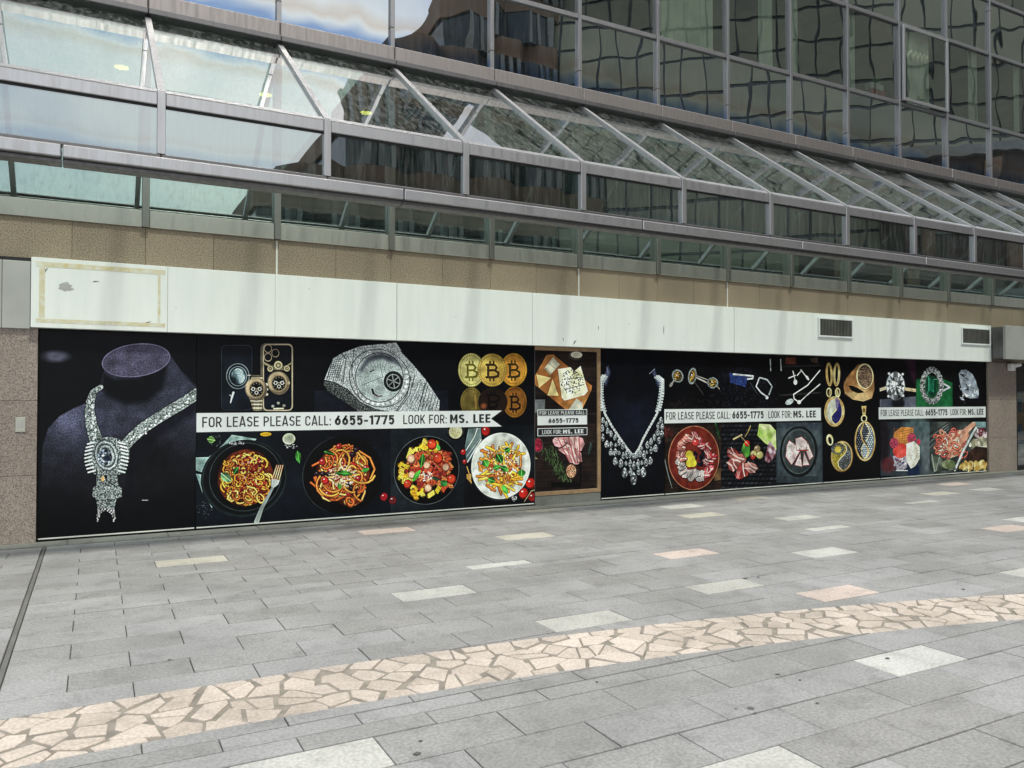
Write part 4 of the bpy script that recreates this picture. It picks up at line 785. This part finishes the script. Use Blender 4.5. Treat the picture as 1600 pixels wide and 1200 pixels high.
c.poly([(815, 585), (905, 590), (950, 640), (955, 800), (860, 740), (800, 680)], mott((150, 190, 70), (225, 235, 170), 16)); c.poly([(690, 740), (740, 730), (745, 840), (705, 860), (670, 800)], mott((70, 140, 50), (120, 180, 80), 10)); c.tomato(717, 745, 24, (215, 40, 30))
c.poly([(740, 690), (765, 740), (860, 800), (855, 880), (790, 900), (735, 860)], (12, 12, 14)); [c.tomato(x, y, r, q) for x, y, r, q in ((800, 790, 28, (150, 130, 90)), (770, 830, 26, (200, 190, 120)), (820, 840, 30, (185, 180, 110)), (765, 855, 20, (190, 50, 40)))]
c.poly([(900, 720), (950, 790), (945, 850), (890, 905), (860, 880), (880, 780)], mott((90, 30, 45), (215, 200, 205), 7)); c.line([(605, 710), (672, 675)], 14, (190, 175, 130)); c.line([(660, 680), (730, 760)], 5, (180, 160, 110)); c.line([(725, 640), (745, 600), (730, 640), (700, 690)], 5, (190, 165, 100))
for q in ((600, 830, 62, 40, (170, 60, 60)), (640, 870, 70, 20, (205, 120, 110)), (600, 920, 60, 60, (185, 90, 85)), (680, 960, 75, 80, (190, 70, 70)), (750, 940, 62, 30, (205, 140, 130)), (650, 1000, 40, 100, (175, 60, 62))): c.ham(*q)
c.rect(957, 575, 1335, 1065, mott((48, 58, 64), (70, 82, 88), 30)); c.rect(957, 575, 1310, 680, mott((70, 82, 90), (50, 60, 68), 14, .3)); c.poly([(965, 620), (1310, 640), (1330, 1010), (970, 1010)], mott((62, 74, 80), (82, 94, 98), 50)); c.ell(1140, 812, 152, 208, (22, 26, 28)); c.ell(1137, 808, 132, 186, (78, 88, 90)); c.ell(1140, 812, 122, 172, mott((48, 56, 58), (64, 72, 72), 30))
for q in ([(1060, 720), (1120, 760), (1150, 800), (1080, 920), (1030, 850), (1040, 760)], [(1110, 705), (1160, 690), (1205, 730), (1210, 800), (1120, 800)], [(1210, 735), (1255, 850), (1225, 880), (1195, 800)], [(1150, 820), (1165, 935), (1105, 920)], [(1180, 815), (1225, 920), (1170, 925)]): c.poly(q, mott((226, 218, 212), (205, 180, 178), 16)); c.line(q + [q[0]], 6, (170, 70, 75), .7, 2)
c.line([(1130, 800), (1215, 800)], 12, (175, 60, 60), .8, 3); c.bits(1140, 800, 90, 100, 26, 4, [(60, 60, 50)]); c.bits(1140, 800, 125, 170, 30, 3, [(90, 110, 80)]); c.line([(1310, 770), (1280, 860), (1270, 960)], 7, (35, 40, 44))

# --- gold ring and pendants
c = Cv(11.852, 13.446, Z0, Z1, (8, 8, 13)).T(1280, 550, 5.0); CV['gold'] = c
GD, GL, GK = (200, 165, 95), (240, 218, 160), (120, 88, 40)
gold = lambda k=1.0: mott(tuple(q * k for q in GD), tuple(min(255, q * k) for q in GL), 26)
c.line([(88, 300), (80, 345)], 26, gold(.8)); c.line([(135, 300), (148, 345)], 26, gold(.8))
for x, t in ((78, -4), (136, 4)): c.ell(x, 175, 29, 95, GK, t); c.ell(x, 175, 26, 91, gold(), t); c.ell(x, 172, 11, 70, (14, 12, 12), t); c.ell(x, 172, 19, 82, sparkle(110, 240, 2.4, (1, .88, .6)), t, 1, 1, 2.2); c.ell(x - 2 if x < 100 else x + 8, 315, 18, 32, GL, 0, 1, 1, 3)
def taiji(x, y, rx, ry, ca, cb, flip=1):
    P = [(0, -1), (.42 * flip, -.75), (.5 * flip, -.45), (.25 * flip, -.12), (-.12 * flip, .12), (-.42 * flip, .4), (-.35 * flip, .75), (0, 1)]
    c.ell(x, y, rx, ry, ca); A = [(flip * math.sin(a), math.cos(a)) for a in np.linspace(.05, 3.09, 14)]; c.poly([(x + rx * a, y + ry * b) for a, b in P + A], cb); c.line([(x + rx * a, y + ry * b) for a, b in P], 9, GL)
c.ell(120, 465, 80, 120, GK); c.ell(119, 463, 77, 117, gold()); c.ell(119, 463, 70, 108, sparkle(120, 250, 2.4, (1, .9, .62)), 0, 1, 1, 2); taiji(118, 464, 58, 96, (205, 208, 190), (42, 42, 110), 1); c.ell(138, 398, 13, 15, (225, 215, 150)); c.ell(110, 520, 11, 13, (60, 66, 120)); c.poly([(125, 365), (140, 350), (160, 380), (165, 440), (150, 470), (130, 430)], (58, 52, 150), .6, 6)
c.poly([(300, 100), (340, 90), (390, 105), (425, 180), (430, 290), (410, 360), (345, 385), (260, 370), (200, 320), (190, 265), (215, 200)], mott((150, 105, 60), (232, 205, 150), 70)); c.poly([(225, 262), (260, 262), (310, 285), (355, 315), (300, 322), (250, 300)], (16, 13, 12), 1, 3); c.ell(300, 345, 90, 24, (225, 195, 135), 8, .7, 10); c.line([(200, 240), (260, 170), (300, 120)], 26, (190, 140, 85), .6, 14)
c.ell(357, 188, 66, 98, GL, -14); c.ell(358, 190, 58, 90, lambda U, V: (45 + 150 * wn(U, V, 3.2) ** 1.6)[..., None] * arr((1, .82, .66)), -14); c.ell(350, 170, 22, 34, (60, 45, 36), -14, .4, 4, 1)
c.poly([(330, 422), (368, 420), (360, 500), (342, 500)], gold()); c.ell(348, 455, 11, 18, (40, 28, 12), 0, .5, 3); c.ell(350, 518, 20, 24, GL, 0, 1, 1, 3.2)
c.ell(357, 697, 83, 158, GK); c.ell(358, 695, 79, 154, gold()); taiji(358, 695, 70, 143, lambda U, V: arr((26, 28, 36)) * np.ones(U.shape)[..., None], (120, 140, 152), 1)
for j in range(16):
    for i in range(8):
        x = 298 + 17 * i + (j % 2) * 8; y = 566 + 17 * j; u = (x - 358) / 66; v_ = (y - 695) / 136
        if u * u + v_ * v_ < 1: c.ell(x, y, 5, 5, (215, 225, 232) if u > -.05 - .3 * math.sin(v_ * 3) else (120, 128, 145))
c.line([(345, 560), (325, 620), (335, 680), (375, 730), (385, 790), (355, 842)], 16, gold(), 1, 2); c.poly([(330, 665), (370, 705), (390, 760), (350, 700)], (60, 40, 20))
c.ell(82, 685, 26, 46, GL, -24); c.ell(84, 690, 13, 30, (20, 16, 14), -24); c.ell(178, 815, 86, 122, GK, -10); c.ell(177, 813, 83, 118, gold(.9), -10); taiji(177, 813, 74, 108, lambda U, V: (90 + 150 * wn(U, V, 2.6))[..., None] * arr((.95, .85, .3)), lambda U, V: (30 + 140 * wn(U, V, 2.6) ** 2)[..., None] * arr((.95, .98, 1)), 1)
c.ell(145, 755, 50, 46, lambda U, V: (30 + 140 * wn(U, V, 2.6) ** 2)[..., None] * arr((.95, .98, 1))); c.ell(146, 760, 22, 24, (230, 205, 80))
for a in range(0, 360, 30): c.line([(146 + 22 * math.cos(R(a)), 760 + 24 * math.sin(R(a))), (146 + 32 * math.cos(R(a)), 760 + 36 * math.sin(R(a)))], 4, (225, 200, 80))
c.ell(210, 855, 17, 22, (80, 84, 80))

# --- diamond and emerald above, ice cream below
c = Cv(13.452, 16.886, Z0, Z1, (8, 8, 12)).T(1280, 550, 5.0); CV['ice'] = c
c.rect(458, 40, 757, 470, mott((10, 10, 14), (16, 14, 20), 60)); c.poly([(660, 40), (757, 40), (757, 260), (720, 200)], (62, 26, 50), .8, 40); c.poly([(460, 370), (757, 345), (757, 470), (460, 470)], mott((66, 72, 86), (110, 116, 130), 70), 1, 6); c.ell(617, 400, 48, 42, (14, 15, 20), 0, .9, 14)
c.line([(458, 300), (520, 280), (600, 300)], 24, (215, 200, 170)); c.line([(650, 285), (757, 300)], 24, (210, 190, 150)); c.line([(458, 322), (540, 330)], 12, (18, 16, 18)); c.line([(670, 315), (757, 325)], 12, (18, 16, 18)); c.poly([(570, 350), (660, 350), (640, 400), (595, 395)], (30, 32, 38)); c.stone(596, 265, 74, 112, 14, (225, 232, 240)); [c.ell(x, y, 9, 10, (230, 232, 235)) for x, y in ((545, 168), (652, 172), (540, 345), (655, 340))]
c.rect(757, 40, 1042, 470, (9, 10, 12)); c.poly([(757, 215), (830, 190), (960, 205), (1042, 240), (1042, 470), (757, 470)], mott((22, 95, 55), (38, 128, 72), 60, .12), 1, 8); c.line([(960, 240), (1020, 275), (970, 300)], 14, (190, 200, 205)); c.poly([(940, 250), (1000, 270), (950, 300)], (40, 60, 55))
for i in range(22): a = 6.283 * i / 22; c.stone(880 + 70 * math.cos(a) * (1 + .05 * math.cos(2 * a)), 262 + 125 * math.sin(a), 21, 24, 7, (212, 224, 222))
c.poly([(845, 180), (905, 190), (918, 215), (912, 320), (885, 342), (845, 325), (832, 300), (838, 200)], (14, 70, 52)); c.poly([(855, 205), (898, 212), (893, 315), (852, 300)], mott((16, 95, 70), (50, 160, 120), 16)); c.line([(845, 180), (855, 205), (852, 300), (845, 325)], 5, (90, 190, 155), .8); c.line([(918, 215), (898, 212)], 4, (110, 200, 165))
P = [(1090, 170), (1110, 140), (1150, 140), (1195, 170), (1225, 230), (1245, 310), (1240, 358), (1180, 362), (1125, 340), (1105, 260)]; c.poly(P, (150, 160, 170))
for i in range(60):
    x = random.uniform(1095, 1240); y = random.uniform(142, 358); c.poly([(x + random.uniform(-26, 26), y + random.uniform(-26, 26)) for _ in range(3)], random.choice([(240, 245, 250), (40, 48, 60), (170, 182, 195), (205, 212, 222), (90, 100, 120)]), .9)
c.poly([(1040, 60), (1130, 60), (1088, 150), (1092, 260), (1122, 350), (1040, 350)], (8, 8, 12)); c.poly([(1150, 60), (1300, 60), (1300, 480), (1180, 480), (1120, 345), (1180, 366), (1243, 360), (1248, 300), (1222, 215), (1190, 160), (1150, 135), (1110, 135), (1110, 60)], (8, 8, 12)); c.line([(1120, 365), (1140, 405)], 4, (120, 128, 135), .7, 3)
c.rect(465, 545, 865, 965, mott((38, 44, 52), (70, 84, 92), 90)); c.ell(770, 640, 120, 160, (98, 122, 122), 0, .7, 70); c.ell(500, 700, 50, 190, (30, 22, 28), 0, .9, 30); c.ell(545, 880, 60, 60, (120, 40, 45), 0, .7, 30); c.ell(840, 800, 40, 170, (120, 130, 132), 0, .7, 30); c.poly([(690, 870), (750, 870), (785, 890), (780, 965), (690, 965)], (24, 42, 78), .9, 8)
c.poly([(580, 660), (585, 630), (640, 585), (735, 590), (735, 625), (690, 740), (600, 740)], (215, 145, 70))
for i in range(7): c.line([(585 + 22 * i, 590 + 5 * i), (590 + 18 * i, 740)], 4, (165, 95, 40), .8); c.line([(585, 630 + 18 * i), (735, 600 + 20 * i)], 4, (165, 95, 40), .8)
c.poly([(572, 810), (690, 810), (685, 900), (640, 930), (605, 920)], mott((150, 145, 165), (210, 205, 210), 6, .3)); c.bits(630, 860, 50, 50, 26, 9, [(150, 60, 90), (70, 60, 120), (220, 215, 215)]); c.ell(635, 770, 58, 58, mott((220, 60, 55), (245, 110, 90), 14)); [c.ell(x, y, 34, 40, speck((190, 70, 95), .4, 4)) for x, y in ((585, 710), (720, 672))]; c.poly([(680, 715), (740, 695), (785, 740), (785, 830), (750, 890), (715, 910), (680, 850)], mott((222, 218, 200), (240, 238, 226), 20)); c.ell(775, 700, 16, 22, (190, 60, 80)); c.bits(735, 790, 40, 70, 14, 5, [(150, 140, 110)]); c.line([(600, 925), (690, 925)], 7, (220, 222, 225))
c.rect(862, 545, 1312, 960, mott((46, 52, 50), (84, 92, 88), 30))
for i in range(6): c.line([(862, 640 + 22 * i), (1010, 550 + 10 * i)], 7, (130, 140, 138) if i % 2 else (22, 25, 26), .8, 3)
c.poly([(890, 750), (930, 680), (1040, 620), (1150, 600), (1170, 650), (1100, 800), (1020, 830), (960, 800)], mott((215, 140, 110), (235, 200, 175), 16))
for i in range(44): x = random.uniform(910, 1130); y = random.uniform(625, 805); c.strand(x, y, random.uniform(18, 40), random.uniform(0, 6), random.uniform(6, 9), 14, random.choice([(225, 150, 120), (240, 205, 180), (215, 105, 80), (190, 90, 80)]), .6, random.uniform(0, 3))
c.poly([(1130, 600), (1200, 545), (1250, 545), (1170, 620), (1130, 700), (1105, 740), (1085, 715)], mott((190, 130, 105), (225, 170, 140), 22)); c.line([(1060, 920), (1130, 760), (1225, 590)], 22, (205, 215, 210)); c.line([(1085, 930), (1150, 770), (1240, 600)], 12, (40, 45, 46)); c.poly([(1215, 545), (1300, 545), (1300, 590), (1235, 590)], (130, 165, 165))
c.poly([(870, 800), (960, 830), (1060, 860), (1070, 920), (880, 930)], mott((40, 50, 42), (120, 130, 110), 16)); c.ell(1010, 875, 50, 36, mott((110, 125, 80), (170, 175, 140), 10)); c.line([(880, 800), (900, 930)], 8, (190, 200, 195)); c.line([(940, 820), (910, 930)], 6, (170, 180, 175))
c.bits(1265, 640, 45, 45, 50, 14, [(150, 70, 90), (215, 200, 200), (120, 40, 60)]); c.bits(1250, 710, 70, 36, 60, 18, [(195, 185, 160), (220, 215, 195), (150, 150, 120)]); c.poly([(1145, 850), (1160, 790), (1220, 735), (1312, 745), (1312, 880), (1150, 880)], mott((40, 24, 18), (75, 48, 34), 14)); c.bits(1210, 890, 110, 30, 60, 16, [(220, 190, 110), (235, 215, 150), (200, 160, 80)])
for _c in CV.values():                          # photographic finish: local contrast, soft uneven light and grain
    a_ = _c.a; V_, U_ = np.mgrid[0:_c.h, 0:_c.w].astype(float); k = 5; b_ = a_.copy()
    for ax in (0, 1): b_ = sum(np.roll(b_, s_, ax) for s_ in range(-k, k + 1)) / (2 * k + 1)
    a_ = a_ + .55 * (a_ - b_); n_ = sn(U_, V_, 9) - .5; a_ = a_ * (1 + .55 * n_ + .16 * (wn(U_, V_, 1.7, 2) - .5))[..., None]
    g_ = a_.mean(2, keepdims=True); a_ = g_ + (a_ - g_) * .88
    _c.a = np.clip(255 * np.clip(a_ / 255, 0, 1) ** 1.12 * 1.06, 0, 255)
# ------------------------------------------------------------------ white fascia panels over the boards
YP = -0.12
def fx(px, py=460): return W(px, py, YP)[0]
fas = empty('fascia_sign', (8, -0.06, 2.37)); tag(fas, 'long row of white painted metal panels above the posters', 'sign panel')
fs = [fx(48), fx(262), fx(430), fx(620), fx(832), fx(947), fx(1147), fx(1225), fx(1362), fx(1548)]
for i, (a, b) in enumerate(zip(fs[:-1], fs[1:])):
    g_ = .006 if i in (3, 6) else .0012
    box('white_panel', a + g_, b - .0012, YP + .002 * (i % 2), -0.001, 2.375, 3.145, MT['white'], fas, .003)
box('panel_joint', fx(832) - .012, fx(832) + .012, YP + .004, -.003, 2.38, 3.14, MT['rubber'], fas, 0)
x0, x1 = fx(56), fx(258); z0, z1 = 2.43, 3.10; t = .055       # glue left by a removed sign
for q in ((x0, x1, z1 - t, z1), (x0, x1, z0, z0 + t * .8), (x0 + .03, x0 + .03 + t, z0 + t, z1 - t), (x1 - .05 - t * .5, x1 - .05, z0 + t, z1 - t)):
    box('tape_residue', q[0], q[1], YP - .0022, YP - .0005, q[2], q[3], MT['tape'], fas, 0)
n = 14; cx, cz = W(104, 449, YP)
v = [(.075 * random.uniform(.35, 1.3) * math.cos(2 * math.pi * k / n), 0, .05 * random.uniform(.4, 1.3) * math.sin(2 * math.pi * k / n)) for k in range(n)]
mesh('paint_chip', v, [list(range(n))], MT['gray'], fas, (cx, YP - .0015, cz))
for px, py, l, a in ((898, 535, .10, .9), (1037, 515, .16, 1.5), (150, 440, .08, .2), (80, 500, .1, -.4), (70, 425, .12, 1.0), (230, 505, .1, .5), (935, 512, .07, 1.5), (880, 530, .06, 1.5)):
    cx, cz = W(px, py, YP); c, s = math.cos(a) * l / 2, math.sin(a) * l / 2
    mesh('scratch', [(-c, 0, -s), (-c * .3 + .008, 0, -s * .3 - .004), (c, 0, s), (-c * .2 - .006, 0, s * .2 + .006)], [[0, 1, 2, 3]], MT['slat'], fas, (cx, YP - .0015, cz))
for (a, b, lbl) in ((1280, 1330, 0), (1503, 1545, 1)):
    xa, za = W(a, 526 if not lbl else 537, YP); xb, zb = W(b, 503 if not lbl else 517, YP); za, zb = 2.745, 3.045
    vg = box('vent_grille', xa, xb, YP - .012, YP - .001, za, zb, MT['rubber'], fas, 0)
    for q in ((xa - .03, xb + .03, za - .03, za), (xa - .03, xb + .03, zb, zb + .03), (xa - .03, xa, za, zb), (xb, xb + .03, za, zb)): box('vent_frame', q[0], q[1], YP - .025, YP - .0005, q[2], q[3], MT['bann'], vg, .003)
    nsl = 22
    for i in range(nsl):
        u = xa + (xb - xa) * (i + .5) / nsl; box('vent_slat', u - .007, u + .007, YP - .021, YP - .0125, za + .004, zb - .004, MT['slat'], vg, 0)
# neighbours at both ends
gp = empty('grey_panel', (-3.2, -.03, 2.35)); tag(gp, 'grey metal panel above the left granite pilaster', 'metal panel')
for a, b in ((-5.4, -2.4), (-2.4, -.905), (-.903, fx(48) - .004)): box('metal_sheet', a + .001, b - .001, -.075, -.001, 2.36, 3.10, MT['gray'], gp)
box('top_gap', -5.4, fx(48) - .004, -.06, -.002, 3.102, 3.14, MT['rubber'], gp, 0)
sb = empty('shop_signbox', (20, -.06, 2.4)); xs = W(1570, 520, -.4)[0]; tag(sb, 'blank grey sign box over the shop at the right edge', 'sign box')
box('box_face', xs, 24.4, -.42, -.36, 2.42, 3.13, MT['gray'], sb); box('box_body', xs + .01, 24.39, -.359, -.002, 2.44, 3.11, MT['alud'], sb)
x, z = W(1581, 573, -.12); sl_ = empty('security_lamp', (x, -.1, z)); tag(sl_, 'small white security lamp on the right granite pillar', 'lamp')
box('lamp_body', x - .06, x + .06, -.17, -.05, z - .09, z + .07, MT['wplastic'], sl_, .015); box('bracket', x - .03, x + .03, -.0495, -.0405, z - .05, z + .05, MT['gray'], sl_)
v, f = tube([(0, -.10, .02), (.16, -.14, .05)], .045, 10); mesh('lamp_head', v, f, MT['wplastic'], sl_, (x + .07, -.02, z))
# neighbouring shop at the right edge, boarded up with cardboard
shp = empty('boarded_shop', (18.8, .3, 0)); tag(shp, 'dark shop beyond the right pillar with cardboard behind its glass', 'shop front')
box('shop_frame', 17.93, 17.99, -.02, .05, 0.03, 2.38, MT['rubber'], shp); pane('shop_window', 18.0, 24.3, .02, .035, .12, 2.36, MT['vision'], shp)
box('cardboard_sheet', 18.02, 24.2, .16, .18, .66, 1.72, MT['card'], shp); box('plinth', 17.93, 24.3, -.03, .06, 0.01, .115, MT['black'], shp)
for i in range(22):
    x = 18.06 + .24 * (i % 11) + random.uniform(-.03, .03); z = .75 + .5 * (i // 11) + random.uniform(-.03, .06); o = box('blue_leaflet', x, x + .14, .152, .158, z, z + random.uniform(.18, .3), MT['blue'], shp, 0); o.rotation_euler = (0, R(random.uniform(-14, 14)), 0)
for i in range(8): x = 18.05 + .3 * i; box('white_leaflet', x, x + .2, .14, .15, .38, .38 + .18 * random.uniform(.6, 1.2), MT['bann' if i % 2 else 'blue'], shp, 0)

# ------------------------------------------------------------------ lettering
def _arc(cx, cy, rx, ry, a0, a1, n=8): return [(cx + rx * math.cos(R(a0 + (a1 - a0) * i / n)), cy + ry * math.sin(R(a0 + (a1 - a0) * i / n))) for i in range(n + 1)]
def glyph(ch, t):                              # condensed grotesque capitals and digits as pen strokes, cap height 1
    h = t / 2; w = .50; l, r, T_, B_ = h, w - h, 1 - h, h; q = (r - l) / 2; m = w / 2
    if ch == 'A': w = .58; return w, [[(h * .85, 0), (w / 2 - h * .25, 1), (w / 2 + h * .25, 1), (w - h * .85, 0)], [(.13, .25), (w - .13, .25)]]
    if ch == 'C': return w, [[(r, .68)] + _arc(m, T_ - q, q, q, 0, 180) + _arc(m, B_ + q, q, q, 180, 360) + [(r, .32)]]
    if ch == 'O': w = .52; r = w - h; m = w / 2; q = (r - l) / 2; P = _arc(m, T_ - q, q, q, 0, 180) + _arc(m, B_ + q, q, q, 180, 360); return w, [P + [P[0], P[1]]]
    if ch == 'E': w = .45; return w, [[(w, T_), (l, T_), (l, B_), (w, B_)], [(l, .51), (w * .92, .51)]]
    if ch == 'F': w = .44; return w, [[(w, T_), (l, T_), (l, 0)], [(l, .49), (w * .9, .49)]]
    if ch == 'K': return w, [[(l, 0), (l, 1)], [(w - h * .6, 1), (l, .36)], [(w * .40, .56), (w - h * .6, 0)]]
    if ch == 'L': w = .42; return w, [[(l, 1), (l, B_), (w, B_)]]
    if ch == 'M': w = .66; return w, [[(l, 0), (l, 1)], [(w - h, 0), (w - h, 1)], [(l, .97), (w / 2, .34), (w - h, .97)]]
    if ch in 'PR':
        k = (T_ - .45) / 2; S_ = [[(l, 0), (l, T_), (r - k, T_)] + _arc(r - k, T_ - k, k, k, 90, -90) + [(l, .45)]]
        return w, S_ + ([[(m, .45), (w - h * .7, 0)]] if ch == 'R' else [])
    if ch == 'S': k = (T_ - .52) / 2; k2 = (.52 - B_) / 2; return w, [_arc(m, T_ - k, q, k, 20, 180) + [(l, T_ - k)] + [(l + .03, .6), (m, .52), (r - .03, .43)] + _arc(m, B_ + k2, q, k2, 20, -160)]
    if ch == '1': w = .34; return w, [[(.02, .80), (w - h, T_), ], [(w - h, 1), (w - h, 0)]]
    if ch == '5': k = .30; return w, [[(r + h * .6, T_), (l + .02, T_), (l, .52)] + _arc(m, B_ + k - h * .3, q, k, 130, -155, 12)]
    if ch == '6': k = .28; return w, [[(r - .06, 1), (l + .06, .55)] + _arc(m, B_ + k, q, k, 160, 520, 16)]
    if ch == '7': return w, [[(l * .4, T_ - .1), (l * .4, T_), (r + h * .3, T_), (w * .36, 0)]]
    if ch == '-': w = .34; return w, [[(0, .42), (w, .42)]]
    if ch == ':': return t * 1.1, [[(h * 1.1, .0), (h * 1.1, t * 1.15)], [(h * 1.1, .52), (h * 1.1, .52 + t * 1.15)]]
    if ch == '.': return t * 1.1, [[(h * 1.1, 0), (h * 1.1, t * 1.15)]]
    return .22, []
def words(txt, xa, xb, zb, zt, mat, parent, y, bold=0.0):
    t = .125 if not bold else .19; x = 0; V = []; F = []; ns = 0
    for ch in txt:
        wd, ss = glyph(ch, t)
        for s_ in ss:
            n = len(s_); o = len(V); ns += 1
            for i, (px, pz) in enumerate(s_):
                def dr(a, b): d = (s_[b][0] - s_[a][0], s_[b][1] - s_[a][1]); l_ = math.hypot(*d) or 1e-6; return (d[0] / l_, d[1] / l_)
                d0 = dr(i - 1, i) if i else dr(0, 1); d1 = dr(i, i + 1) if i < n - 1 else d0
                nx, nz_ = -(d0[1] + d1[1]), d0[0] + d1[0]; ln = math.hypot(nx, nz_) or 1e-6; nx /= ln; nz_ /= ln; k = min(1.6, 1 / max(.4, nx * -d0[1] + nz_ * d0[0])) * t / 2
                V += [(x + px + nx * k, -.00012 * (ns % 4), pz + nz_ * k), (x + px - nx * k, -.00012 * (ns % 4), pz - nz_ * k)]
                if i: F.append([o + 2 * i - 2, o + 2 * i - 1, o + 2 * i + 1, o + 2 * i])
        x += wd + .115
    W_ = x - .115; V = [(a / W_ * (xb - xa), b, c * (zt - zb)) for a, b, c in V]
    return mesh('lettering', V, F, mat, parent, (xa, y, zb))

# ------------------------------------------------------------------ the printed boards
def print_mat(name, cv):
    h, w_ = cv.a.shape[:2]; im = bpy.data.images.new(name, w_, h); px = np.ones((h, w_, 4), np.float32); px[:, :, :3] = np.clip(cv.a[::-1], 0, 255) / 255.0
    im.pixels.foreach_set(px.ravel()); im.update(); im.pack()
    m = M(name); t = m.n('TexImage'); t.image = im; t.extension = 'EXTEND'; p = m.pos(); nz_ = m.noise(p, 2.2, 3)
    return m.bsdf(t.outputs[0], m.rng(nz_, .3, .7, .36, .48), 0, nz_, .004, .16)
def board(name, lb, cv, y0=0.0, th=.025, parent=None, zlo=.035):
    x0, x1, z1 = cv.x0, cv.x1, cv.z1; z0 = cv.z0
    pm = print_mat(name + '_print', cv)
    v = [(x0, y0, z0), (x1, y0, z0), (x1, y0, z1), (x0, y0, z1), (x0, y0 + th, z0), (x1, y0 + th, z0), (x1, y0 + th, z1), (x0, y0 + th, z1)]
    c = ((x0 + x1) / 2, y0, z0); v = [(a - c[0], b - c[1], d - c[2]) for a, b, d in v]
    o = mesh(name, v, [[0, 1, 2, 3], [5, 4, 7, 6], [1, 5, 6, 2], [4, 0, 3, 7], [3, 2, 6, 7], [4, 5, 1, 0]], [pm, MT['black']], parent, c)
    o.data.polygons.foreach_set('material_index', [0, 1, 1, 1, 1, 1]); uv = o.data.uv_layers.new(name='uv')
    for i, q in enumerate(((0, 0), (1, 0), (1, 1), (0, 1))): uv.data[i].uv = q
    if parent is None: tag(o, lb, 'poster board', 'printed hoarding boards')
    return o
bust_b = board('poster_board', 'poster of a dark display bust wearing a heavy diamond necklace', CV['bust'])
main_b = board('poster_board', 'widest poster with phones, diamond watch, gold coins and four pasta plates', CV['main'])
neck_b = board('poster_board', 'narrow poster of a fringed diamond necklace beside the wooden-framed door', CV['neck'])
jew_b = board('poster_board', 'poster with earrings above and three plates of cold meat below', CV['jew'])
gold_b = board('poster_board', 'black poster with gold ring and yin-yang pendants', CV['gold'])
ice_b = board('poster_board', 'rightmost poster with diamond and emerald rings above ice cream', CV['ice'])
for b_ in (bust_b, main_b, neck_b, jew_b, gold_b, ice_b):
    xs_ = [v.co.x for v in b_.data.vertices]; cx = b_.location.x
    box('bottom_trim', cx + min(xs_) + .01, cx + max(xs_) - .01, -.006, -.0005, .036, .05, MT['sealant'], b_, 0)
def banner(b_, pl, pr, ztop, zbot, segs, tail=None):
    xa, xb = pl, pr; c = ((xa + xb) / 2, 0, zbot)
    pts = [(xa, zbot), (xb, zbot)] + ([(tail, (ztop + zbot) / 2)] if tail else []) + [(xb, ztop), (xa, ztop)]
    v, f = prism([(a - c[0], d - c[2]) for a, d in pts], -.0022, -.0004)
    o = mesh('lease_banner', v, f, MT['bann'], b_, c); h = ztop - zbot
    for txt, p, q, bo in segs: words(txt, p, q, zbot + h * .25, zbot + h * .79, MT['ink'], o, -.0036, bo)
def wx(px, py=655): return W(px, py)[0]
LS = ('FOR LEASE PLEASE CALL:', '6655-1775', 'LOOK FOR:', 'MS. LEE'); BO = (0.0, .016, 0.0, .016)
def segs(ps): return [(t, wx(a), wx(b), bo) for t, (a, b), bo in zip(LS, ps, BO)]
banner(main_b, wx(307), wx(784), 1.42, 1.19, segs(((316, 517), (523, 616), (630, 698), (703, 766))), wx(767))
banner(jew_b, wx(1038), wx(1282.5), 1.42, 1.19, segs(((1040.5, 1141), (1144, 1193), (1200.5, 1236.5), (1239.5, 1274.5))))
banner(ice_b, wx(1373), wx(1540), 1.42, 1.19, segs(((1376, 1443.5), (1446, 1480), (1485, 1510), (1512.5, 1536.5))))
# the door with its wooden batten frame
dr = empty('hoarding_door', (6.3, 0, .2)); tag(dr, 'printed door with cheese and ham in a raw wooden batten frame', 'door')
dp = board('door_leaf', None, CV['door'], .012, .03, dr)
for q, nm in (((5.755, 6.925, 2.315, 2.372), 'top_batten'), ((6.865, 6.925, .21, 2.314), 'side_batten'), ((5.76, 6.925, .15, .208), 'bottom_batten')): box(nm, q[0], q[1], -.012, .05, q[2], q[3], MT['wood'], dr, .003)
box('threshold', 5.76, 6.925, -.004, .06, .013, .149, MT['kerb'], dr, .004); box('door_seam', 5.752, 5.762, .001, .05, .15, 2.31, MT['alud'], dr, 0)
for i in range(9): box('screw_plug', 6.888, 6.900, -.0135, -.0121, .35 + .22 * i, .362 + .22 * i, MT['ink'], dr, 0)
def plq(x0p, y0p, x1p, y1p, mat, segs_, tm, border):
    xa, zt = W(820 + x0p / 4.8, 540 + y0p / 4.8); xb, zb = W(820 + x1p / 4.8, 540 + y1p / 4.8); zb = W(820 + x0p / 4.8, 540 + y1p / 4.8)[1]
    o = box('lease_plate', xa, xb, .004, .0115, zb, zt, MT['bann'], dp, 0); h = zt - zb
    if border: box('plate_face', xa + .01, xb - .01, .0025, .0039, zb + .01, zt - .01, mat, o, 0)
    for t_, p, q, bo in segs_: words(t_, W(820 + p / 4.8, 640)[0], W(820 + q / 4.8, 640)[0], zb + h * .24, zt - h * .24, tm, o, .001, bo)
plq(97, 480, 468, 531, MT['ink'], [('FOR LEASE PLEASE CALL:', 112, 455, 0)], MT['bann'], True)
plq(97, 532, 468, 598, MT['bann'], [('6655-1775', 178, 403, .02)], MT['ink'], False)
plq(97, 620, 470, 680, MT['ink'], [('LOOK FOR:', 130, 275, 0), ('MS. LEE', 287, 440, .016)], MT['bann'], True)
